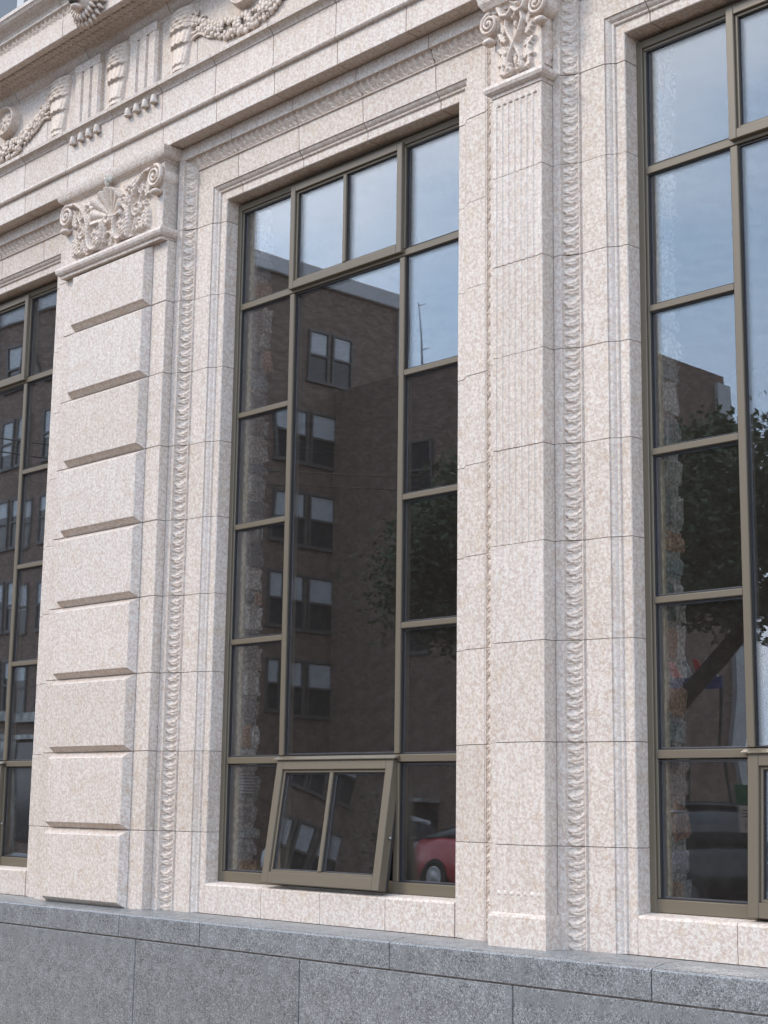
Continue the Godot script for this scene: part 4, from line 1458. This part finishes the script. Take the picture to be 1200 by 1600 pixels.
func street() -> void:
	var mk := func(nm: String, a: Vector3, b: Vector3, m: Material):
		var mb := MB.new()
		bx(mb, a, b)
		var o := put(nm, mb, m, self)
		o.set_meta("kind", "structure")
		return o
	mk.call("ground", Vector3(-220, -0.6, -60), Vector3(220, -0.16, 260), M.asphalt)
	mk.call("road", Vector3(-160, -0.158, 4.4), Vector3(120, -0.13, 17.7), M.asphalt)
	mk.call("pavement", Vector3(-60, -0.5, 0.306), Vector3(60, 0.0, 4.2), M.paving)
	mk.call("kerb", Vector3(-60, -0.5, 4.203), Vector3(60, 0.004, 4.38), M.coping)
	mk.call("far_kerb", Vector3(-160, -0.5, 17.72), Vector3(120, 0.004, 17.9), M.coping)
	mk.call("far_pavement", Vector3(-160, -0.5, 17.903), Vector3(120, 0.0, 30), M.paving)
	var i := 0
	while i < 14:
		mk.call("lane_marking", Vector3(-50 + i * 6, -0.1295, 10.9), Vector3(-47 + i * 6, -0.125, 11.02), M.paint)
		i += 1
	# parked cars
	var hatch := [[-2.28, 0.32, 0.62, 0.55, 0.50], [-2.15, 0.24, 0.76, 0.76, 0.68], [-1.5, 0.20, 0.92, 0.86, 0.76], [-0.6, 0.18, 0.98, 0.88, 0.80], [0.6, 0.18, 1.00, 0.88, 0.80], [1.5, 0.20, 1.02, 0.87, 0.80], [2.15, 0.26, 1.02, 0.82, 0.76], [2.3, 0.34, 0.90, 0.66, 0.62]]
	var hcab := [[-1.15, 0.88, 0.98, 0.72, 0.66], [-0.35, 0.90, 1.42, 0.72, 0.58], [0.3, 0.90, 1.50, 0.72, 0.59], [1.2, 0.90, 1.47, 0.72, 0.58], [1.75, 0.90, 1.38, 0.72, 0.58], [2.2, 0.92, 1.04, 0.70, 0.64]]
	car("silver-white hatchback parked behind the red car at the far kerb", "parked_hatchback", Vector3(-17.4, -0.13, 16.95), 0.0, M.white_paint, hatch, hcab, [-1.42, 1.38], 0.32)
	var coupe := [[-2.25, 0.34, 0.92, 0.62, 0.58], [-2.12, 0.24, 1.06, 0.78, 0.70], [-1.4, 0.18, 1.14, 0.87, 0.76], [-0.5, 0.17, 1.10, 0.88, 0.78], [0.6, 0.17, 1.04, 0.88, 0.78], [1.5, 0.19, 0.94, 0.87, 0.74], [2.1, 0.26, 0.80, 0.78, 0.68], [2.22, 0.34, 0.66, 0.6, 0.55]]
	var ccab := [[-1.9, 1.04, 1.12, 0.68, 0.62], [-1.0, 1.02, 1.36, 0.70, 0.56], [-0.4, 1.0, 1.44, 0.70, 0.56], [0.2, 0.98, 1.40, 0.70, 0.55], [1.1, 0.92, 1.02, 0.70, 0.64]]
	car("red coupe parked between the silver hatchback and the black sport utility vehicle", "parked_coupe", Vector3(-12.52, -0.13, 16.75), 0.0, M.red_paint, coupe, ccab, [-1.38, 1.35], 0.34)
	var suv := [[-2.3, 0.42, 0.86, 0.66, 0.62], [-2.2, 0.34, 0.98, 0.84, 0.78], [-1.4, 0.30, 1.10, 0.92, 0.84], [-0.5, 0.28, 1.16, 0.93, 0.86], [1.0, 0.28, 1.18, 0.93, 0.86], [2.1, 0.32, 1.16, 0.90, 0.84], [2.3, 0.42, 1.05, 0.78, 0.74]]
	var ucab := [[-1.05, 1.04, 1.14, 0.80, 0.74], [-0.4, 1.06, 1.74, 0.80, 0.68], [0.4, 1.06, 1.80, 0.80, 0.68], [1.7, 1.06, 1.77, 0.80, 0.66], [2.15, 1.06, 1.20, 0.78, 0.70]]
	car("black sport utility vehicle parked under the leaning tree", "parked_suv", Vector3(-6.75, -0.13, 16.7), PI, M.black_paint, suv, ucab, [-1.42, 1.42], 0.38)
	street_tree("leafy street tree with an upright trunk in front of the lower brick wing", Vector3(-14.6, 0, 18.6), [Vector3.ZERO, Vector3(0.05, 1.4, 0), Vector3(-0.05, 2.9, 0), Vector3(0.1, 4.2, 0)], Vector3(-0.2, 6.6, 0), Vector3(2.9, 2.1, 2.4), 5)
	street_tree("big dark street tree with a trunk leaning to the right over the black car", Vector3(-11.2, 0, 18.6), [Vector3.ZERO, Vector3(0.3, 1.8, 0), Vector3(1.0, 3.35, 0), Vector3(2.5, 4.9, 0)], Vector3(2.9, 6.6, 0.2), Vector3(4.3, 2.0, 2.6), 9)
	# utility pole and the service cable to the wing
	var up := thing("utility_pole", "tall brown timber utility pole at the near kerb far to the left", "utility pole", Vector3(-23.4, 0, 4.0))
	var um := MB.new()
	lathe(um, Vector3(0, -0.1, 0), [[0.16, 0.0], [0.11, 10.0]], 12)
	put("pole", um, M.bark, up)
	um = MB.new()
	bx(um, Vector3(-0.9, 9.2, -0.05), Vector3(0.9, 9.32, 0.05), 0.01)
	put("crossarm", um, M.bark, up)
	var cb := thing("service_cable", "thin black cables sagging over the street from the pole to the brick wing", "cable", Vector3(-23.4, 9.35, 4.0))
	for k in 2:
		var pts := PackedVector3Array()
		var rd := PackedFloat32Array()
		for q in 15:
			var t := q / 14.0
			pts.append(Vector3(6.2 * t + 0.3 * k, (0.0 - 0.35 * k) - 0.5 * sin(PI * t), 18.96 * t))
			rd.append(0.014)
		um = MB.new()
		tube(um, pts, rd, 6)
		put("cable", um, M.metal_dark, cb)
	# signs
	var sg := thing("street_sign", "green street-name plate over a white notice on a steel pole at the near kerb", "sign", Vector3(0.67, 0, 4.1))
	var mb := MB.new()
	lathe(mb, Vector3(0.17, 0, 0), [[0.03, 0.0], [0.03, 2.0]], 10)
	put("pole", mb, M.steel, sg)
	mb = MB.new()
	bx(mb, Vector3(-0.02, 1.625, -0.05), Vector3(0.36, 1.765, -0.04))
	put("green_plate", mb, M.green_sign, sg)
	mb = MB.new()
	bx(mb, Vector3(0.0, 1.42, -0.05), Vector3(0.34, 1.612, -0.04))
	var wp := put("white_plate", mb, M.white_sign, sg)
	for l in [[0.03, 1.575, 0.075, 1.583], [0.03, 1.553, 0.075, 1.561], [0.03, 1.531, 0.075, 1.539], [0.095, 1.531, 0.103, 1.583], [0.12, 1.531, 0.128, 1.583], [0.15, 1.56, 0.19, 1.568], [0.21, 1.531, 0.218, 1.583], [0.24, 1.531, 0.28, 1.539], [0.05, 1.45, 0.062, 1.50], [0.085, 1.45, 0.094, 1.50], [0.15, 1.45, 0.20, 1.458], [0.23, 1.45, 0.238, 1.50]]:
		mb = MB.new()       # dark strokes, too faint in the photograph to read as letters
		bx(mb, Vector3(l[0], l[1], -0.053), Vector3(l[2], l[3], -0.0505))
		put("stroke", mb, M.letter, wp)
	var fl := thing("pennant_board", "blue board topped by slanting red pennants on two posts before the brick wing", "sign", Vector3(-12.35, 0, 22.4))
	for s in [-0.45, 0.45]:
		mb = MB.new()
		lathe(mb, Vector3(s, 0, 0), [[0.035, 0.0], [0.035, 4.3]], 8)
		put("post", mb, M.metal_dark, fl)
	mb = MB.new()
	bx(mb, Vector3(-0.5, 4.05, -0.08), Vector3(0.5, 4.28, -0.036))
	put("board", mb, M.blue_sign, fl)
	for k in 4:
		mb = MB.new()
		var x := -0.48 + k * 0.25
		prism(mb, PackedVector2Array([Vector2(x, 4.285), Vector2(x + 0.17, 4.285), Vector2(x + 0.02, 4.62), Vector2(x - 0.09, 4.66)]), func(p): return Vector3(p.x, p.y, -0.07), func(p): return Vector3(p.x, p.y, -0.05))
		put("pennant", mb, M.red_sign if k % 2 == 0 else M.white_sign, fl)

# ------------------------------------------------------------------ build
func _ready() -> void:
	rng.seed = 77
	var cam := Camera3D.new()
	cam.name = "camera"
	cam.fov = rad_to_deg(2.0 * atan(800.0 / 2471.8355))
	cam.far = 600.0
	cam.near = 0.05
	var yaw := Basis(Vector3.UP, 0.8068)
	cam.transform = Transform3D(yaw * Basis(Vector3.RIGHT, 0.1812) * Basis(Vector3(0, 0, 1), 0.0134), Vector3(7.3574, 0.1835 + G, 5.677))
	add_child(cam)
	cam.current = true
	var we := WorldEnvironment.new()
	we.name = "world_environment"
	var env := Environment.new()
	env.background_mode = Environment.BG_SKY
	env.sky = make_sky()
	env.tonemap_mode = Environment.TONE_MAPPER_LINEAR
	env.tonemap_exposure = 1.37
	env.ambient_light_source = Environment.AMBIENT_SOURCE_SKY
	env.sdfgi_enabled = true
	env.ssao_enabled = true
	env.ssil_enabled = true
	we.environment = env
	add_child(we)
	var sun := DirectionalLight3D.new()
	sun.name = "sun"
	sun.light_color = Color(1.0, 0.93, 0.84)
	sun.light_energy = 0.5
	sun.light_angular_distance = 14.0
	sun.shadow_enabled = true
	add_child(sun)
	sun.look_at_from_position(Vector3(-4.5, 6.2, 6.2), Vector3.ZERO)

	materials()
	street()
	across_the_street()

	bank = thing("bank_building", "old bank front of mottled pink-grey stone with tall bronze-framed windows and a granite base", "building")
	var xa := -11.0
	var xb := 10.0
	var wins := [-3.869, 0.0, 3.052]
	base_and_walls(xa, xb, wins)
	var ul := [0.364, 0.372, 0.364]
	var ur := [0.372, 0.398, 0.364]
	for i in 3:
		var sr := part("window_surround")
		jamb(sr, wins[i], -1.0, ul[i])
		jamb(sr, wins[i] + WW, 1.0, ur[i])
		lintel(sr, wins[i], ul[i], ur[i])
		window(wins[i], ["tall window at the left edge", "tall window with its lower sash open", "tall window at the right edge"][i], [0.03, 0.148, 0.05][i])
		rubble(wins[i])
	var vent := part("ribbed_vent", "pale ribbed duct end behind the glass")
	for i in 7:
		var mb := MB.new()
		bx(mb, Vector3(0.03, 0.222 + i * 0.0175, -0.292), Vector3(0.066, 0.232 + i * 0.0175, -0.205), 0.003)
		put("rib", mb, M.blind, vent)
	var clip := part("wall_tie", "thin white tie on the rubble behind the glass")
	var ct := MB.new()
	bx(ct, Vector3(3.08, 0.155, -0.30), Vector3(3.108, 0.163, -0.185), 0.002)
	put("tie_rod", ct, M.blind, clip)
	wide_pilaster(-0.955)
	wide_capital(-0.955)
	for x in [-4.555, 2.365, 5.385]:
		fluted_pilaster(x, x + 0.319)
		narrow_capital(x + 0.1595)
	entablature(xa, xb)
